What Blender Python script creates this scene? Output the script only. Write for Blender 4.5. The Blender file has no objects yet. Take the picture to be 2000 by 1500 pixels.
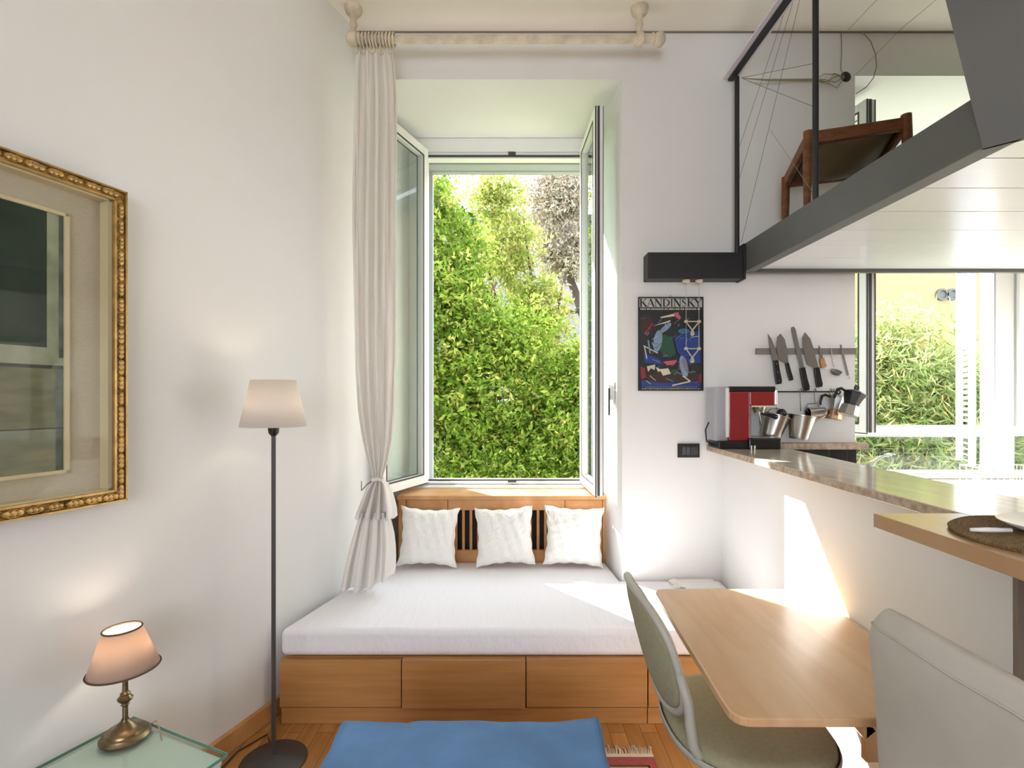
import bpy, bmesh, math, random
import numpy as np
from mathutils import Vector, Matrix
random.seed(7)
C = bpy.context.scene.collection
S = bpy.context.scene
PI = math.pi
H = 1.44          # eye height
F = 1020.0        # focal length in pixels of the 2000 px frame

# ------------------------------------------------------------------ camera
cam = bpy.data.objects.new('camera', bpy.data.cameras.new('camera'))
C.objects.link(cam); S.camera = cam
cam.location = (0, 0, H); cam.rotation_euler = (PI/2, 0, 0)
cam.data.sensor_width = 36; cam.data.lens = F/2000*36
cam.data.shift_y = 28/2000; cam.data.clip_start = .02; cam.data.clip_end = 300
# ------------------------------------------------------------------ world, sun, exposure
W = bpy.data.worlds.new('sky'); S.world = W; W.use_nodes = True
bg = W.node_tree.nodes['Background']
bg.inputs['Color'].default_value = (.80, .89, 1.0, 1); bg.inputs['Strength'].default_value = 3.2
sd = bpy.data.lights.new('sun', 'SUN'); sd.energy = 17; sd.angle = math.radians(.6); sd.color = (1, .96, .90)
sun = bpy.data.objects.new('sun', sd); C.objects.link(sun)
sdir = Vector((.78, -1, -1.153))
sun.rotation_euler = sdir.to_track_quat('-Z', 'Y').to_euler(); sun.location = (-8, 12, 14)
def area(name, loc, target, sx, sy, power, col):
    l = bpy.data.lights.new(name, 'AREA'); l.shape = 'RECTANGLE'; l.size = sx; l.size_y = sy
    l.energy = power; l.color = col
    o = bpy.data.objects.new(name, l); C.objects.link(o); o.location = loc
    o.rotation_euler = (Vector(target)-Vector(loc)).to_track_quat('-Z', 'Y').to_euler()
    return o
# added fill lamps that brighten the room from behind and from the kitchen side
area('rear_fill_light', (-.5, -3.1, 1.8), (-.1, 3, 1.3), 2.2, 1.7, 19, (.95, .97, 1))
area('kitchen_side_fill_light', (4.5, 1.6, 1.5), (1.5, 1.6, 1.3), 1.6, 1.1, 8, (1, .98, .95))
S.view_settings.view_transform = 'Standard'; S.view_settings.look = 'None'
S.view_settings.gamma = 1; S.view_settings.use_curve_mapping = False
S.view_settings.exposure = 0.82
try:
    S.cycles.use_denoising = True; S.cycles.max_bounces = 10; S.cycles.transparent_max_bounces = 16
    S.cycles.diffuse_bounces = 6; S.cycles.sample_clamp_indirect = 6; S.cycles.caustics_reflective = False
    S.cycles.caustics_refractive = False
except Exception: pass

# ------------------------------------------------------------------ helpers
def lin(h):
    h = h.lstrip('#'); o = []
    for i in (0, 2, 4):
        c = int(h[i:i+2], 16)/255
        o.append(c/12.92 if c <= .04045 else ((c+.055)/1.055)**2.4)
    return (*o, 1)
def at(px, py, Y):                       # photo pixel seen at depth Y -> place in the room
    return Vector(((px-1000)/F*Y, Y, H+(778-py)/F*Y))
def newmat(name):
    m = bpy.data.materials.new(name); m.use_nodes = True
    return m, m.node_tree.nodes, m.node_tree.links, m.node_tree.nodes['Principled BSDF']
def mat(name, col, rough=.5, metal=0, var=0.0, vscale=6, bump=0, bscale=60, stretch=(1, 1, 1), col2=None, spec=.5, coat=0):
    m, N, L, b = newmat(name)
    b.inputs['Base Color'].default_value = lin(col); b.inputs['Roughness'].default_value = rough
    b.inputs['Metallic'].default_value = metal; b.inputs['Specular IOR Level'].default_value = spec
    b.inputs['Coat Weight'].default_value = coat
    if var or col2 or bump:
        tc = N.new('ShaderNodeTexCoord'); mp = N.new('ShaderNodeMapping'); mp.inputs['Scale'].default_value = stretch
        L.new(tc.outputs['Object'], mp.inputs['Vector'])
    if var or col2:
        n = N.new('ShaderNodeTexNoise'); n.inputs['Scale'].default_value = vscale; n.inputs['Detail'].default_value = 5
        L.new(mp.outputs[0], n.inputs['Vector'])
        r = N.new('ShaderNodeValToRGB'); c1 = lin(col)
        c2 = lin(col2) if col2 else tuple(x*(1-var) for x in c1[:3])+(1,)
        r.color_ramp.elements[0].position = .35; r.color_ramp.elements[1].position = .65
        r.color_ramp.elements[0].color = c2; r.color_ramp.elements[1].color = c1
        L.new(n.outputs['Fac'], r.inputs[0]); L.new(r.outputs[0], b.inputs['Base Color'])
    if bump:
        n2 = N.new('ShaderNodeTexNoise'); n2.inputs['Scale'].default_value = bscale; n2.inputs['Detail'].default_value = 3
        L.new(mp.outputs[0], n2.inputs['Vector'])
        bp = N.new('ShaderNodeBump'); bp.inputs['Strength'].default_value = bump; bp.inputs['Distance'].default_value = .01
        L.new(n2.outputs['Fac'], bp.inputs['Height']); L.new(bp.outputs[0], b.inputs['Normal'])
    return m
def wood(name, c1, c2, rough=.42, stretch=(1, 12, 12), scale=2.2, planks=None, coat=0.0):
    m, N, L, b = newmat(name)
    tc = N.new('ShaderNodeTexCoord'); mp = N.new('ShaderNodeMapping'); mp.inputs['Scale'].default_value = stretch
    L.new(tc.outputs['Object'], mp.inputs['Vector'])
    n = N.new('ShaderNodeTexNoise'); n.inputs['Scale'].default_value = scale; n.inputs['Detail'].default_value = 8
    n.inputs['Distortion'].default_value = .6
    L.new(mp.outputs[0], n.inputs['Vector'])
    r = N.new('ShaderNodeValToRGB'); r.color_ramp.elements[0].position = .32; r.color_ramp.elements[1].position = .68
    r.color_ramp.elements[0].color = lin(c1); r.color_ramp.elements[1].color = lin(c2)
    L.new(n.outputs['Fac'], r.inputs[0]); out = r.outputs[0]
    if planks:
        mp2 = N.new('ShaderNodeMapping'); mp2.inputs['Rotation'].default_value = (0, 0, planks[2])
        L.new(tc.outputs['Object'], mp2.inputs['Vector'])
        br = N.new('ShaderNodeTexBrick'); br.inputs['Scale'].default_value = 1
        br.inputs['Brick Width'].default_value = planks[0]; br.inputs['Row Height'].default_value = planks[1]
        br.inputs['Mortar Size'].default_value = .0012; br.inputs['Color1'].default_value = (1, 1, 1, 1)
        br.inputs['Color2'].default_value = (.74, .72, .70, 1); br.inputs['Mortar'].default_value = (.25, .2, .15, 1)
        L.new(mp2.outputs[0], br.inputs['Vector'])
        mx = N.new('ShaderNodeMixRGB'); mx.blend_type = 'MULTIPLY'; mx.inputs[0].default_value = 1
        L.new(out, mx.inputs[1]); L.new(br.outputs['Color'], mx.inputs[2]); out = mx.outputs[0]
    L.new(out, b.inputs['Base Color']); b.inputs['Roughness'].default_value = rough
    b.inputs['Coat Weight'].default_value = coat; b.inputs['Coat Roughness'].default_value = .2
    return m
def glassmat(name, tint='#f4f8f6', rough=.01, ior=1.45, edge=None):
    m, N, L, b = newmat(name); N.remove(b)
    t = N.new('ShaderNodeBsdfTransparent'); t.inputs[0].default_value = lin(tint)
    g = N.new('ShaderNodeBsdfGlossy'); g.inputs['Roughness'].default_value = rough; g.inputs['Color'].default_value = (1, 1, 1, 1)
    f = N.new('ShaderNodeFresnel'); f.inputs['IOR'].default_value = ior
    ge = N.new('ShaderNodeNewGeometry'); mu = N.new('ShaderNodeMath'); mu.operation = 'MULTIPLY_ADD'; mu.inputs[1].default_value = -1; mu.inputs[2].default_value = 1
    L.new(ge.outputs['Backfacing'], mu.inputs[0]); mm = N.new('ShaderNodeMath'); mm.operation = 'MULTIPLY'; L.new(mu.outputs[0], mm.inputs[0]); L.new(f.outputs[0], mm.inputs[1])
    mx = N.new('ShaderNodeMixShader'); L.new(mm.outputs[0], mx.inputs[0]); L.new(t.outputs[0], mx.inputs[1]); L.new(g.outputs[0], mx.inputs[2])
    L.new(mx.outputs[0], N['Material Output'].inputs[0]); return m
def leafmat(name, cols, scale=9, trans=.5):
    m, N, L, b = newmat(name); N.remove(b)
    at_ = N.new('ShaderNodeAttribute'); at_.attribute_name = 'leaf_tone'
    r = N.new('ShaderNodeValToRGB')
    while len(r.color_ramp.elements) < len(cols): r.color_ramp.elements.new(.5)
    for i, c in enumerate(cols):
        r.color_ramp.elements[i].position = i/(len(cols)-1); r.color_ramp.elements[i].color = lin(c)
    L.new(at_.outputs['Fac'], r.inputs[0])
    d = N.new('ShaderNodeBsdfDiffuse'); t = N.new('ShaderNodeBsdfTranslucent')
    L.new(r.outputs[0], d.inputs[0]); L.new(r.outputs[0], t.inputs[0])
    mx = N.new('ShaderNodeMixShader'); mx.inputs[0].default_value = trans
    L.new(d.outputs[0], mx.inputs[1]); L.new(t.outputs[0], mx.inputs[2]); L.new(mx.outputs[0], N['Material Output'].inputs[0])
    return m
def clothmat(name, col, trans=.25, bump=.2, bscale=400, wr=0):
    m, N, L, b = newmat(name); N.remove(b)
    d = N.new('ShaderNodeBsdfDiffuse'); t = N.new('ShaderNodeBsdfTranslucent')
    d.inputs[0].default_value = lin(col); t.inputs[0].default_value = lin(col)
    mx = N.new('ShaderNodeMixShader'); mx.inputs[0].default_value = trans
    L.new(d.outputs[0], mx.inputs[1]); L.new(t.outputs[0], mx.inputs[2]); L.new(mx.outputs[0], N['Material Output'].inputs[0])
    return m
def emis(name, col, st):
    m, N, L, b = newmat(name); b.inputs['Base Color'].default_value = lin(col)
    b.inputs['Emission Color'].default_value = lin(col); b.inputs['Emission Strength'].default_value = st; return m

class MB:
    def __init__(s): s.v = []; s.f = []; s.m = []; s.mi = 0
    def add(s, vs, fs):
        k = len(s.v); s.v += [tuple(v) for v in vs]
        for f in fs: s.f.append([i+k for i in f]); s.m.append(s.mi)
        return s
    def box(s, a, b):
        x0, y0, z0 = a; x1, y1, z1 = b
        return s.add([(x0,y0,z0),(x1,y0,z0),(x1,y1,z0),(x0,y1,z0),(x0,y0,z1),(x1,y0,z1),(x1,y1,z1),(x0,y1,z1)],
            [(0,3,2,1),(4,5,6,7),(0,1,5,4),(1,2,6,5),(2,3,7,6),(3,0,4,7)])
    def obox(s, c, ax, ay, az):          # centre and three half-axis vectors
        c, ax, ay, az = map(Vector, (c, ax, ay, az)); vs = []
        for k in (-1, 1):
            for i, j in ((-1,-1),(1,-1),(1,1),(-1,1)): vs.append(c+ax*i+ay*j+az*k)
        return s.add(vs, [(0,3,2,1),(4,5,6,7),(0,1,5,4),(1,2,6,5),(2,3,7,6),(3,0,4,7)])
    def bar(s, p, q, w, t, up=(0, 0, 1)):  # box from p to q, width w across, t thick
        p, q = Vector(p), Vector(q); d = (q-p); u = Vector(up)
        x = d.cross(u)
        if x.length < 1e-6: x = d.cross(Vector((1, 0, 0)))
        x.normalize(); y = x.cross(d).normalized()
        return s.obox((p+q)/2, d/2, x*w/2, y*t/2)
    def prism(s, poly, z0, z1):
        n = len(poly)
        a = sum(poly[i][0]*poly[(i+1) % n][1]-poly[(i+1) % n][0]*poly[i][1] for i in range(n))
        if a < 0: poly = poly[::-1]
        vs = [(x, y, z0) for x, y in poly]+[(x, y, z1) for x, y in poly]
        return s.add(vs, [list(range(n))[::-1], list(range(n, 2*n))]+[(i, (i+1) % n, n+(i+1) % n, n+i) for i in range(n)])
    def plate(s, poly, O, U, V, N_, t):   # polygon (u,v) in plane O,U,V, thickness t along N_
        O, U, V, N_ = map(Vector, (O, U, V, N_)); n = len(poly)
        vs = [O+U*u+V*v for u, v in poly]+[O+U*u+V*v+N_*t for u, v in poly]
        return s.add(vs, [list(range(n))[::-1], list(range(n, 2*n))]+[(i, (i+1) % n, n+(i+1) % n, n+i) for i in range(n)])
    def face(s, pts): return s.add(pts, [list(range(len(pts)))])
    def tube(s, pts, r, n=10, closed=False):
        pts = [Vector(p) for p in pts]; rs = r if isinstance(r, (list, tuple)) else [r]*len(pts)
        k = len(s.v); m = len(pts); up = None
        for i, p in enumerate(pts):
            if closed: d = pts[(i+1) % m]-pts[i-1]
            else: d = pts[min(i+1, m-1)]-pts[max(i-1, 0)]
            d.normalize()
            if up is None:
                up = Vector((0, 0, 1)) if abs(d.z) < .9 else Vector((1, 0, 0))
            x = d.cross(up).normalized(); y = x.cross(d).normalized(); up = y
            for j in range(n):
                a = 2*PI*j/n; s.v.append(tuple(p+(x*math.cos(a)+y*math.sin(a))*rs[i]))
        for i in range(m if closed else m-1):
            for j in range(n):
                i2 = (i+1) % m
                s.f.append([k+i*n+j, k+i*n+(j+1) % n, k+i2*n+(j+1) % n, k+i2*n+j]); s.m.append(s.mi)
        if not closed:
            s.f.append([k+j for j in range(n)][::-1]); s.m.append(s.mi)
            s.f.append([k+(m-1)*n+j for j in range(n)]); s.m.append(s.mi)
        return s
    def lathe(s, prof, c, axis=(0, 0, 1), n=32, open_=False):  # prof: (r, h)
        c = Vector(c); A = Vector(axis).normalized()
        x = A.orthogonal().normalized(); y = A.cross(x); k = len(s.v)
        for r, h in prof:
            for j in range(n):
                a = 2*PI*j/n; s.v.append(tuple(c+A*h+(x*math.cos(a)+y*math.sin(a))*max(r, 1e-4)))
        for i in range(len(prof)-1):
            for j in range(n):
                s.f.append([k+i*n+j, k+i*n+(j+1) % n, k+(i+1)*n+(j+1) % n, k+(i+1)*n+j]); s.m.append(s.mi)
        if not open_:
            s.f.append([k+j for j in range(n)][::-1]); s.m.append(s.mi)
            s.f.append([k+(len(prof)-1)*n+j for j in range(n)]); s.m.append(s.mi)
        return s
    def grid(s, rows):
        k = len(s.v); n = len(rows[0])
        for r in rows: s.v += [tuple(p) for p in r]
        for i in range(len(rows)-1):
            for j in range(n-1):
                s.f.append([k+i*n+j, k+i*n+j+1, k+(i+1)*n+j+1, k+(i+1)*n+j]); s.m.append(s.mi)
        return s
def obj(name, mb, m, parent=None, smooth=False, bevel=0, seg=2, solid=0, sub=0, label=None):
    me = bpy.data.meshes.new(name); off = Vector((0, 0, 0))
    if parent is not None:
        q = parent
        while q is not None: off += q.location; q = q.parent
    me.from_pydata([tuple(Vector(v)-off) for v in mb.v], [], mb.f)
    ms = m if isinstance(m, (list, tuple)) else [m]
    for x in ms: me.materials.append(x)
    if len(ms) > 1: me.polygons.foreach_set('material_index', mb.m)
    me.validate()
    if smooth:
        me.polygons.foreach_set('use_smooth', [True]*len(me.polygons))
        if smooth == 'auto':
            try: me.set_sharp_from_angle(angle=math.radians(40))
            except Exception: pass
    me.update()
    o = bpy.data.objects.new(name, me); C.objects.link(o)
    if parent is not None: o.parent = parent
    if bevel:
        b = o.modifiers.new('bevel', 'BEVEL'); b.width = bevel; b.segments = seg; b.limit_method = 'ANGLE'
    if solid:
        b = o.modifiers.new('solid', 'SOLIDIFY'); b.thickness = solid
    if sub:
        b = o.modifiers.new('sub', 'SUBSURF'); b.levels = sub; b.render_levels = sub
    if label: o['label'] = label
    return o
def thing(name, label, cat, loc=(0, 0, 0), group=None):
    o = bpy.data.objects.new(name, None); C.objects.link(o); o.location = loc; o.empty_display_size = .1
    o['label'] = label; o['category'] = cat
    if group: o['group'] = group
    return o
def tag(o, label, cat, group=None, kind=None):
    o['label'] = label; o['category'] = cat
    if group: o['group'] = group
    if kind: o['kind'] = kind
    return o
def struct(name, mb, m, **k):
    o = obj(name, mb, m, **k); o['kind'] = 'structure'; return o

# ------------------------------------------------------------------ materials
M = {}
M['wall'] = mat('wall_plaster', '#e8e8e7', .85, var=.03, vscale=1.5, bump=.05, bscale=25)
M['ceil'] = mat('ceiling_plaster', '#f7f1e4', .85, var=.05, vscale=1.2, bump=.05, bscale=12)
M['floor'] = wood('oak_floor', '#b27a42', '#c6935a', .35, (12, 1.2, 1), 2.0, planks=(.9, .07, PI/2), coat=.2)
M['bed'] = wood('cherry_veneer', '#b58049', '#c4925c', .4, (1, 3, 14), 2.5)
M['bedv'] = wood('cherry_frame_wood', '#bd8650', '#cf9c68', .4, (3, 3, 3), 3)
M['sheet'] = mat('white_sheet', '#f2f0f5', .9, bump=.5, bscale=5, stretch=(6, 1.2, 4))
M['pillow'] = mat('white_quilted_cotton', '#f1f0ec', .95, bump=.9, bscale=38)
M['curtain'] = clothmat('white_linen', '#f6f3ef', .35)
M['cream'] = mat('cream_painted_wood', '#ded2bb', .55, var=.25, vscale=14)
M['pvc'] = mat('white_window_frame', '#f0f0ee', .35)
M['marble_sill'] = mat('sill_marble', '#d9cfc0', .3, var=.12, vscale=12)
M['gask'] = mat('dark_rubber', '#3b3c40', .5)
M['greyframe'] = mat('light_grey_aluminium', '#aeb2b6', .45)
M['dgrey'] = mat('dark_grey_steel', '#5a5b59', .55, var=.08, vscale=5)
M['mgrey'] = mat('mid_grey_steel', '#666765', .6, var=.10, vscale=3, bump=.05, bscale=30)
M['black'] = mat('black_steel', '#1f1f21', .5)
M['blackp'] = mat('black_plastic', '#17171a', .35)
M['chrome'] = mat('brushed_steel', '#b9b7b2', .28, 1, bump=.03)
M['blade'] = mat('knife_blade_steel', '#8d8a86', .38, 1)
M['brass'] = mat('aged_brass', '#8f7f62', .32, 1, var=.45, vscale=25)
M['poledark'] = mat('dark_lamp_metal', '#454342', .45)
M['glass'] = glassmat('window_glass')
M['tglass'] = glassmat('tabletop_glass', '#f0f7f4', .02, 1.35)
M['tedge'] = mat('green_glass_edge', '#6fa898', .15)
M['white'] = mat('white_lacquer', '#e8e8e4', .3)
M['whiteboards'] = mat('white_boards', '#e6eaee', .22, var=.03, vscale=2, stretch=(.6, 6, 1), spec=.6)
M['gold'] = mat('antique_gilding', '#a8803f', .38, .75, bump=.8, bscale=70, col2='#4a3518', vscale=30)
M['goldline'] = mat('gilt_edge', '#c9a466', .35, .6, var=.3, vscale=30)
M['linen'] = mat('linen_mount', '#cdc3b1', .95, var=.1, vscale=60, stretch=(1, 1, 6))
M['creambevel'] = mat('cream_slip', '#e0d3af', .6)
M['tabletop'] = wood('birch_tabletop', '#d3a97c', '#e3c198', .32, (8, 1.2, 1), 1.6, coat=.25)
M['barwood'] = wood('oak_bar_board', '#ac8557', '#bd986a', .3, (8, 1.0, 1), 2.2, coat=.4)
M['travertine'] = mat('travertine', '#d0c6b6', .14, var=.18, vscale=7, stretch=(5, .8, 5), col2='#beb3a3', spec=.6)
M['trave'] = mat('travertine_edge', '#c5b39d', .55, col2='#9c8670', vscale=45)
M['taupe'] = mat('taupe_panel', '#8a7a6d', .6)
M['slip'] = mat('grey_cotton_cover', '#c8c5bd', .95, var=.07, vscale=9, bump=.6, bscale=7)
M['olive'] = mat('olive_fabric', '#a5a184', .9, var=.1, vscale=80, bump=.15, bscale=300)
M['shell'] = mat('grey_green_plastic', '#b9b7ac', .45)
M['blue'] = mat('blue_velvet', '#6690c4', .85, var=.18, vscale=7, bump=1, bscale=9)
M['rug'] = mat('woven_pink_wool', '#a8504d', .95, var=.2, vscale=60)
M['rugbeige'] = mat('woven_beige_wool', '#b89a70', .95, var=.2, vscale=60)
M['rugdark'] = mat('woven_dark_wool', '#3b2a22', .95)
M['fringe'] = mat('cotton_fringe', '#d9cbb2', .95)
M['red'] = mat('red_enamel', '#8f1820', .3, coat=.4)
M['clearp'] = clothmat('frosted_tank_plastic', '#dfe2ea', .5)
N = M['clearp'].node_tree.nodes; L = M['clearp'].node_tree.links; _t = N.new('ShaderNodeBsdfTransparent'); _m = N.new('ShaderNodeMixShader'); _m.inputs[0].default_value = .35
_s = N['Material Output'].inputs[0].links[0].from_socket; L.new(_s, _m.inputs[1]); L.new(_t.outputs[0], _m.inputs[2]); L.new(_m.outputs[0], N['Material Output'].inputs[0])
M['chairwood'] = wood('walnut_stained_wood', '#5f3517', '#84502a', .45, (3, 3, 8), 4)
M['hide'] = mat('olive_hide', '#6d5a39', .8, var=.2, vscale=8)
M['tile'] = mat('black_tile', '#26262a', .25)
M['tan'] = mat('light_wood_handle', '#b98b5b', .5)
M['straw'] = mat('woven_straw', '#a2845c', .9, var=.45, vscale=70, bump=1, bscale=90, stretch=(1, 5, 1))
M['china'] = mat('white_china', '#f2f2f0', .15)
M['cable'] = mat('beige_cable', '#9c8d75', .6)
M['wire'] = mat('steel_wire', '#5c5147', .5)
M['braid'] = mat('dark_brown_braid', '#5b4a40', .9)
M['warmtint'] = mat('warm_tint_steel', '#b89478', .25, 1)  # warm tint paints an orange reflection into the silver moka pot's steel

# ------------------------------------------------------------------ room shell
CE = 3.51
def lw(Y): return -.875-.345*(2.95-Y)           # face of the left wall
b = MB().prism([(lw(-3.2), -3.2), (lw(2.95), 2.95), (lw(2.95)-.3, 2.95), (lw(-3.2)-.3, -3.2)], -.02, CE+.1)
struct('wall_left', b, M['wall'])
b = MB()
b.prism([(-1.6, 2.951), (-.878, 2.951), (-.719, 3.63), (-.632, 3.70), (-.632, 3.88), (-1.6, 3.88)], -.02, CE+.1)
b.prism([(.622, 2.951), (1.938, 2.951), (1.985, 3.63), (1.99, 3.85), (1.99, 3.88), (.574, 3.88), (.574, 3.70), (.559, 3.63)], -.02, CE+.1)
b.prism([(-.878, 2.951), (.622, 2.951), (.559, 3.63), (.574, 3.70), (.574, 3.88), (-.632, 3.88), (-.632, 3.70), (-.719, 3.63)], 3.242, CE+.1)
b.prism([(-.74, 3.62), (.6, 3.62), (.6, 3.88), (-.74, 3.88)], -.02, .80)
b.prism([(1.938, 2.951), (5.0, 2.951), (5.0, 3.85), (1.985, 3.85)], 3.262, CE+.1)
b.prism([(1.98, 3.62), (5.0, 3.62), (5.0, 3.85), (1.98, 3.85)], -.02, .905)
b.prism([(4.6, 2.951), (5.0, 2.951), (5.0, 3.85), (4.6, 3.85)], -.02, CE+.1)
struct('wall_back', b, M['wall'])
b = MB().box((4.6, -3.2, -.02), (4.8, 2.951, CE+.1)); struct('wall_right', b, M['wall'])
b = MB()                                        # wall behind the camera, with an opening added to let skylight fill the room
b.box((-3.4, -3.4, -.02), (-1.7, -3.2, CE+.1)); b.box((.7, -3.4, -.02), (4.8, -3.2, CE+.1))
b.box((-1.7, -3.4, -.02), (.7, -3.2, .9)); b.box((-1.7, -3.4, 2.7), (.7, -3.2, CE+.1))
struct('wall_front', b, M['wall'])
struct('ceiling', MB().box((-3.4, -3.4, CE), (5.0, 2.951, CE+.1)), M['ceil'])
struct('floor', MB().box((-3.4, -3.4, -.08), (5.0, 3.62, 0)), M['floor'])
d = Vector((.326, .945, 0)); nrm = Vector((.945, -.326, 0))
b = MB().prism([(lw(-3.19), -3.19), (lw(-3.19)+.02, -3.19), (lw(2.75)+.02, 2.75), (lw(2.75), 2.75)], 0, .085)
struct('baseboard_left', b, M['bedv'], bevel=.004)
struct('ceiling_shadow_strip', MB().box((-.872, 2.943, CE-.007), (4.6, 2.951, CE)), M['taupe'])  # dark strip painted in for the shadow gap at the ceiling joint
# half wall below the kitchen counter
def hw(Y): return 1.186-.037*(2.95-Y)
b = MB().prism([(hw(2.95), 2.951), (hw(1.17), 1.17), (1.29, 1.17), (1.38, 2.951)], 0, 1.144)
struct('wall_kitchen', b, M['wall'])
struct('shaded_wall_end', MB().box((hw(1.17)+.002, 1.158, 0), (1.29, 1.17, 1.143)), M['taupe'])  # brown end face of the half wall, its shade put into the colour

# ------------------------------------------------------------------ window 1
def sash(root, name, hx, hy, ex, ey, z0, z1, th, side, fr=.062, handle=None):
    # side = +1/-1: thickness grows to that side of the hinge-to-end line
    p = Vector((hx, hy, 0)); q = Vector((ex, ey, 0)); u = (q-p); Lw = u.length; u.normalize()
    n = Vector((-u.y, u.x, 0))*side; Z = Vector((0, 0, 1))
    o = MB()
    o.plate([(0, z0), (fr, z0), (fr, z1), (0, z1)], p, u, Z, n, th); o.plate([(Lw-fr, z0), (Lw, z0), (Lw, z1), (Lw-fr, z1)], p, u, Z, n, th)
    o.plate([(fr, z0), (Lw-fr, z0), (Lw-fr, z0+fr), (fr, z0+fr)], p, u, Z, n, th)
    o.plate([(fr, z1-fr), (Lw-fr, z1-fr), (Lw-fr, z1), (fr, z1)], p, u, Z, n, th)
    s = obj(name, o, M['pvc'], root, bevel=.003)
    g = MB(); a = fr-.002
    g.plate([(a, z0+a), (Lw-a, z0+a), (Lw-a, z1-a), (a, z1-a)], p+n*(th*.45), u, Z, n, .006)
    obj('pane', g, M['glass'], s)
    k = MB(); e = .004                        # rubber seals round the pane and along the free edge
    for off in (-.0015, th-.0015):
        for (u0, u1, v0, v1) in ((a-e, a+.006, z0+a, z1-a), (Lw-a-.006, Lw-a+e, z0+a, z1-a), (a, Lw-a, z0+a-e, z0+a+.006), (a, Lw-a, z1-a-.006, z1-a+e)):
            k.plate([(u0, v0), (u1, v0), (u1, v1), (u0, v1)], p+n*off, u, Z, n, .003)
    obj('pane_seal', k, M['gask'], s)
    k = MB()
    for off, w_ in ((.001, .003), (th*.45, .013), (th*.84, .007)):
        k.plate([(Lw-.001, z0+.003), (Lw+.006, z0+.003), (Lw+.006, z1-.003), (Lw-.001, z1-.003)], p+n*off, u, Z, n, w_)
    k.plate([(-.0, z0-.006), (Lw, z0-.006), (Lw, z0+.001), (0, z0+.001)], p+n*(th-.012), u, Z, n, .01)
    obj('edge_profile', k, M['gask'], s)
    return s, p, u, n, Lw
w1 = bpy.data.objects.new('window_1', None); C.objects.link(w1); w1['kind'] = 'structure'; w1.location = (0, 3.63, .85)
def ring(mb, x0, x1, z0, z1, w, y0, y1):
    mb.box((x0, y0, z0), (x0+w, y1, z1)); mb.box((x1-w, y0, z0), (x1, y1, z1))
    mb.box((x0+w, y0, z0), (x1-w, y1, z0+w)); mb.box((x0+w, y0, z1-w), (x1-w, y1, z1)); return mb
b = MB(); y0, y1 = 3.63, 3.70
b.box((-.716, y0, .845), (-.588, y1, 3.15)); b.box((.531, y0, .845), (.557, y1, 3.15))
b.box((-.588, y0, 3.106), (.531, y1, 3.15)); b.box((-.588, y0, .845), (.531, y1, .858))
b.box((-.716, y0-.012, 3.15), (.557, y1, 3.24)); b.box((-.70, y0-.018, 3.232), (.55, y0-.012, 3.24))
obj('window_frame', b, M['pvc'], w1, bevel=.003)
b = MB(); ring(b, -.618, .548, .866, 3.128, .012, 3.622, 3.63)
b.box((-.025, 3.615, 3.125), (.025, 3.63, 3.145)); b.box((-.03, 3.612, .858), (.03, 3.63, .866))
obj('frame_seal', b, M['gask'], w1)
b = MB(); ring(b, -.625, .569, .805, 3.136, .046, 3.81, 3.86); b.box((-.63, 3.71, 3.10), (.573, 3.86, 3.245))
obj('shutter_guide', b, M['greyframe'], w1)
b = MB().box((-.735, 3.52, .80), (.575, 3.70, .842)); obj('window_sill', b, M['marble_sill'], w1, bevel=.003)
s, p, u, n, Lw = sash(w1, 'sash_left', -.622, 3.615, -.822, 3.10, .862, 3.15, .05, +1)
s, p, u, n, Lw = sash(w1, 'sash_right', .520, 3.615, .540, 3.08, .862, 3.165, .052, -1)
for zz in (3.02, 1.85, .98):
    obj('hinge', MB().lathe([(.008, 0), (.008, .08)], (-.618, 3.61, zz), n=10), M['pvc'], w1)
h = MB().box((.597, 3.083, 1.405), (.606, 3.115, 1.545)); h.bar((.60, 3.10, 1.49), (.628, 3.06, 1.49), .012, .012)
h.tube([(.628, 3.06, 1.49), (.635, 3.045, 1.485), (.655, 3.01, 1.482)], .007, 8); h.box((.572, 3.09, 1.43), (.595, 3.11, 1.52))
obj('handle', h, M['white'], w1, bevel=.003)
obj('lock_plate', MB().box((.566, 3.066, 1.34), (.576, 3.073, 1.50)), M['blackp'], w1)

# ------------------------------------------------------------------ window 2 (kitchen)
w2 = bpy.data.objects.new('window_2', None); C.objects.link(w2); w2['kind'] = 'structure'; w2.location = (3.2, 3.63, .92)
b = MB()
b.box((1.986, y0, .905), (2.04, y1, 3.25)); b.box((3.34, y0, .905), (3.49, y1, 3.25)); b.box((4.5, y0, .905), (4.6, y1, 3.25))
for a, c in ((2.04, 3.34), (3.49, 4.5)):
    b.box((a, y0, .905), (c, y1, .935)); b.box((a, y0, 1.178), (c, y1, 1.245)); b.box((a, y0, 3.12), (c, y1, 3.25))
obj('window_frame', b, M['pvc'], w2, bevel=.003)
b = MB(); ring(b, 2.038, 3.355, 1.243, 3.12, .012, 3.622, 3.63); ring(b, 2.04, 3.342, .932, 1.18, .008, 3.624, 3.63)
b.box((3.49, 3.624, 1.243), (3.506, 3.63, 3.12)); obj('frame_seal', b, M['greyframe'], w2)
b = MB().box((2.04, 3.655, .935), (3.34, 3.661, 1.178)); obj('pane', b, M['glass'], w2)
b = MB().box((3.49, 3.655, .935), (4.5, 3.661, 1.178)); obj('pane', b, M['glass'], w2)
b = MB(); ring(b, 3.50, 4.5, 1.25, 3.12, .07, 3.60, 3.65); sr = obj('sash_right', b, M['pvc'], w2, bevel=.003)
obj('pane', MB().box((3.57, 3.622, 1.32), (4.43, 3.628, 3.05)), M['glass'], sr)
sash(w2, 'sash_left', 2.045, 3.612, 2.135, 3.07, 1.236, 3.197, .062, -1, fr=.055)
b = MB()
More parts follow.
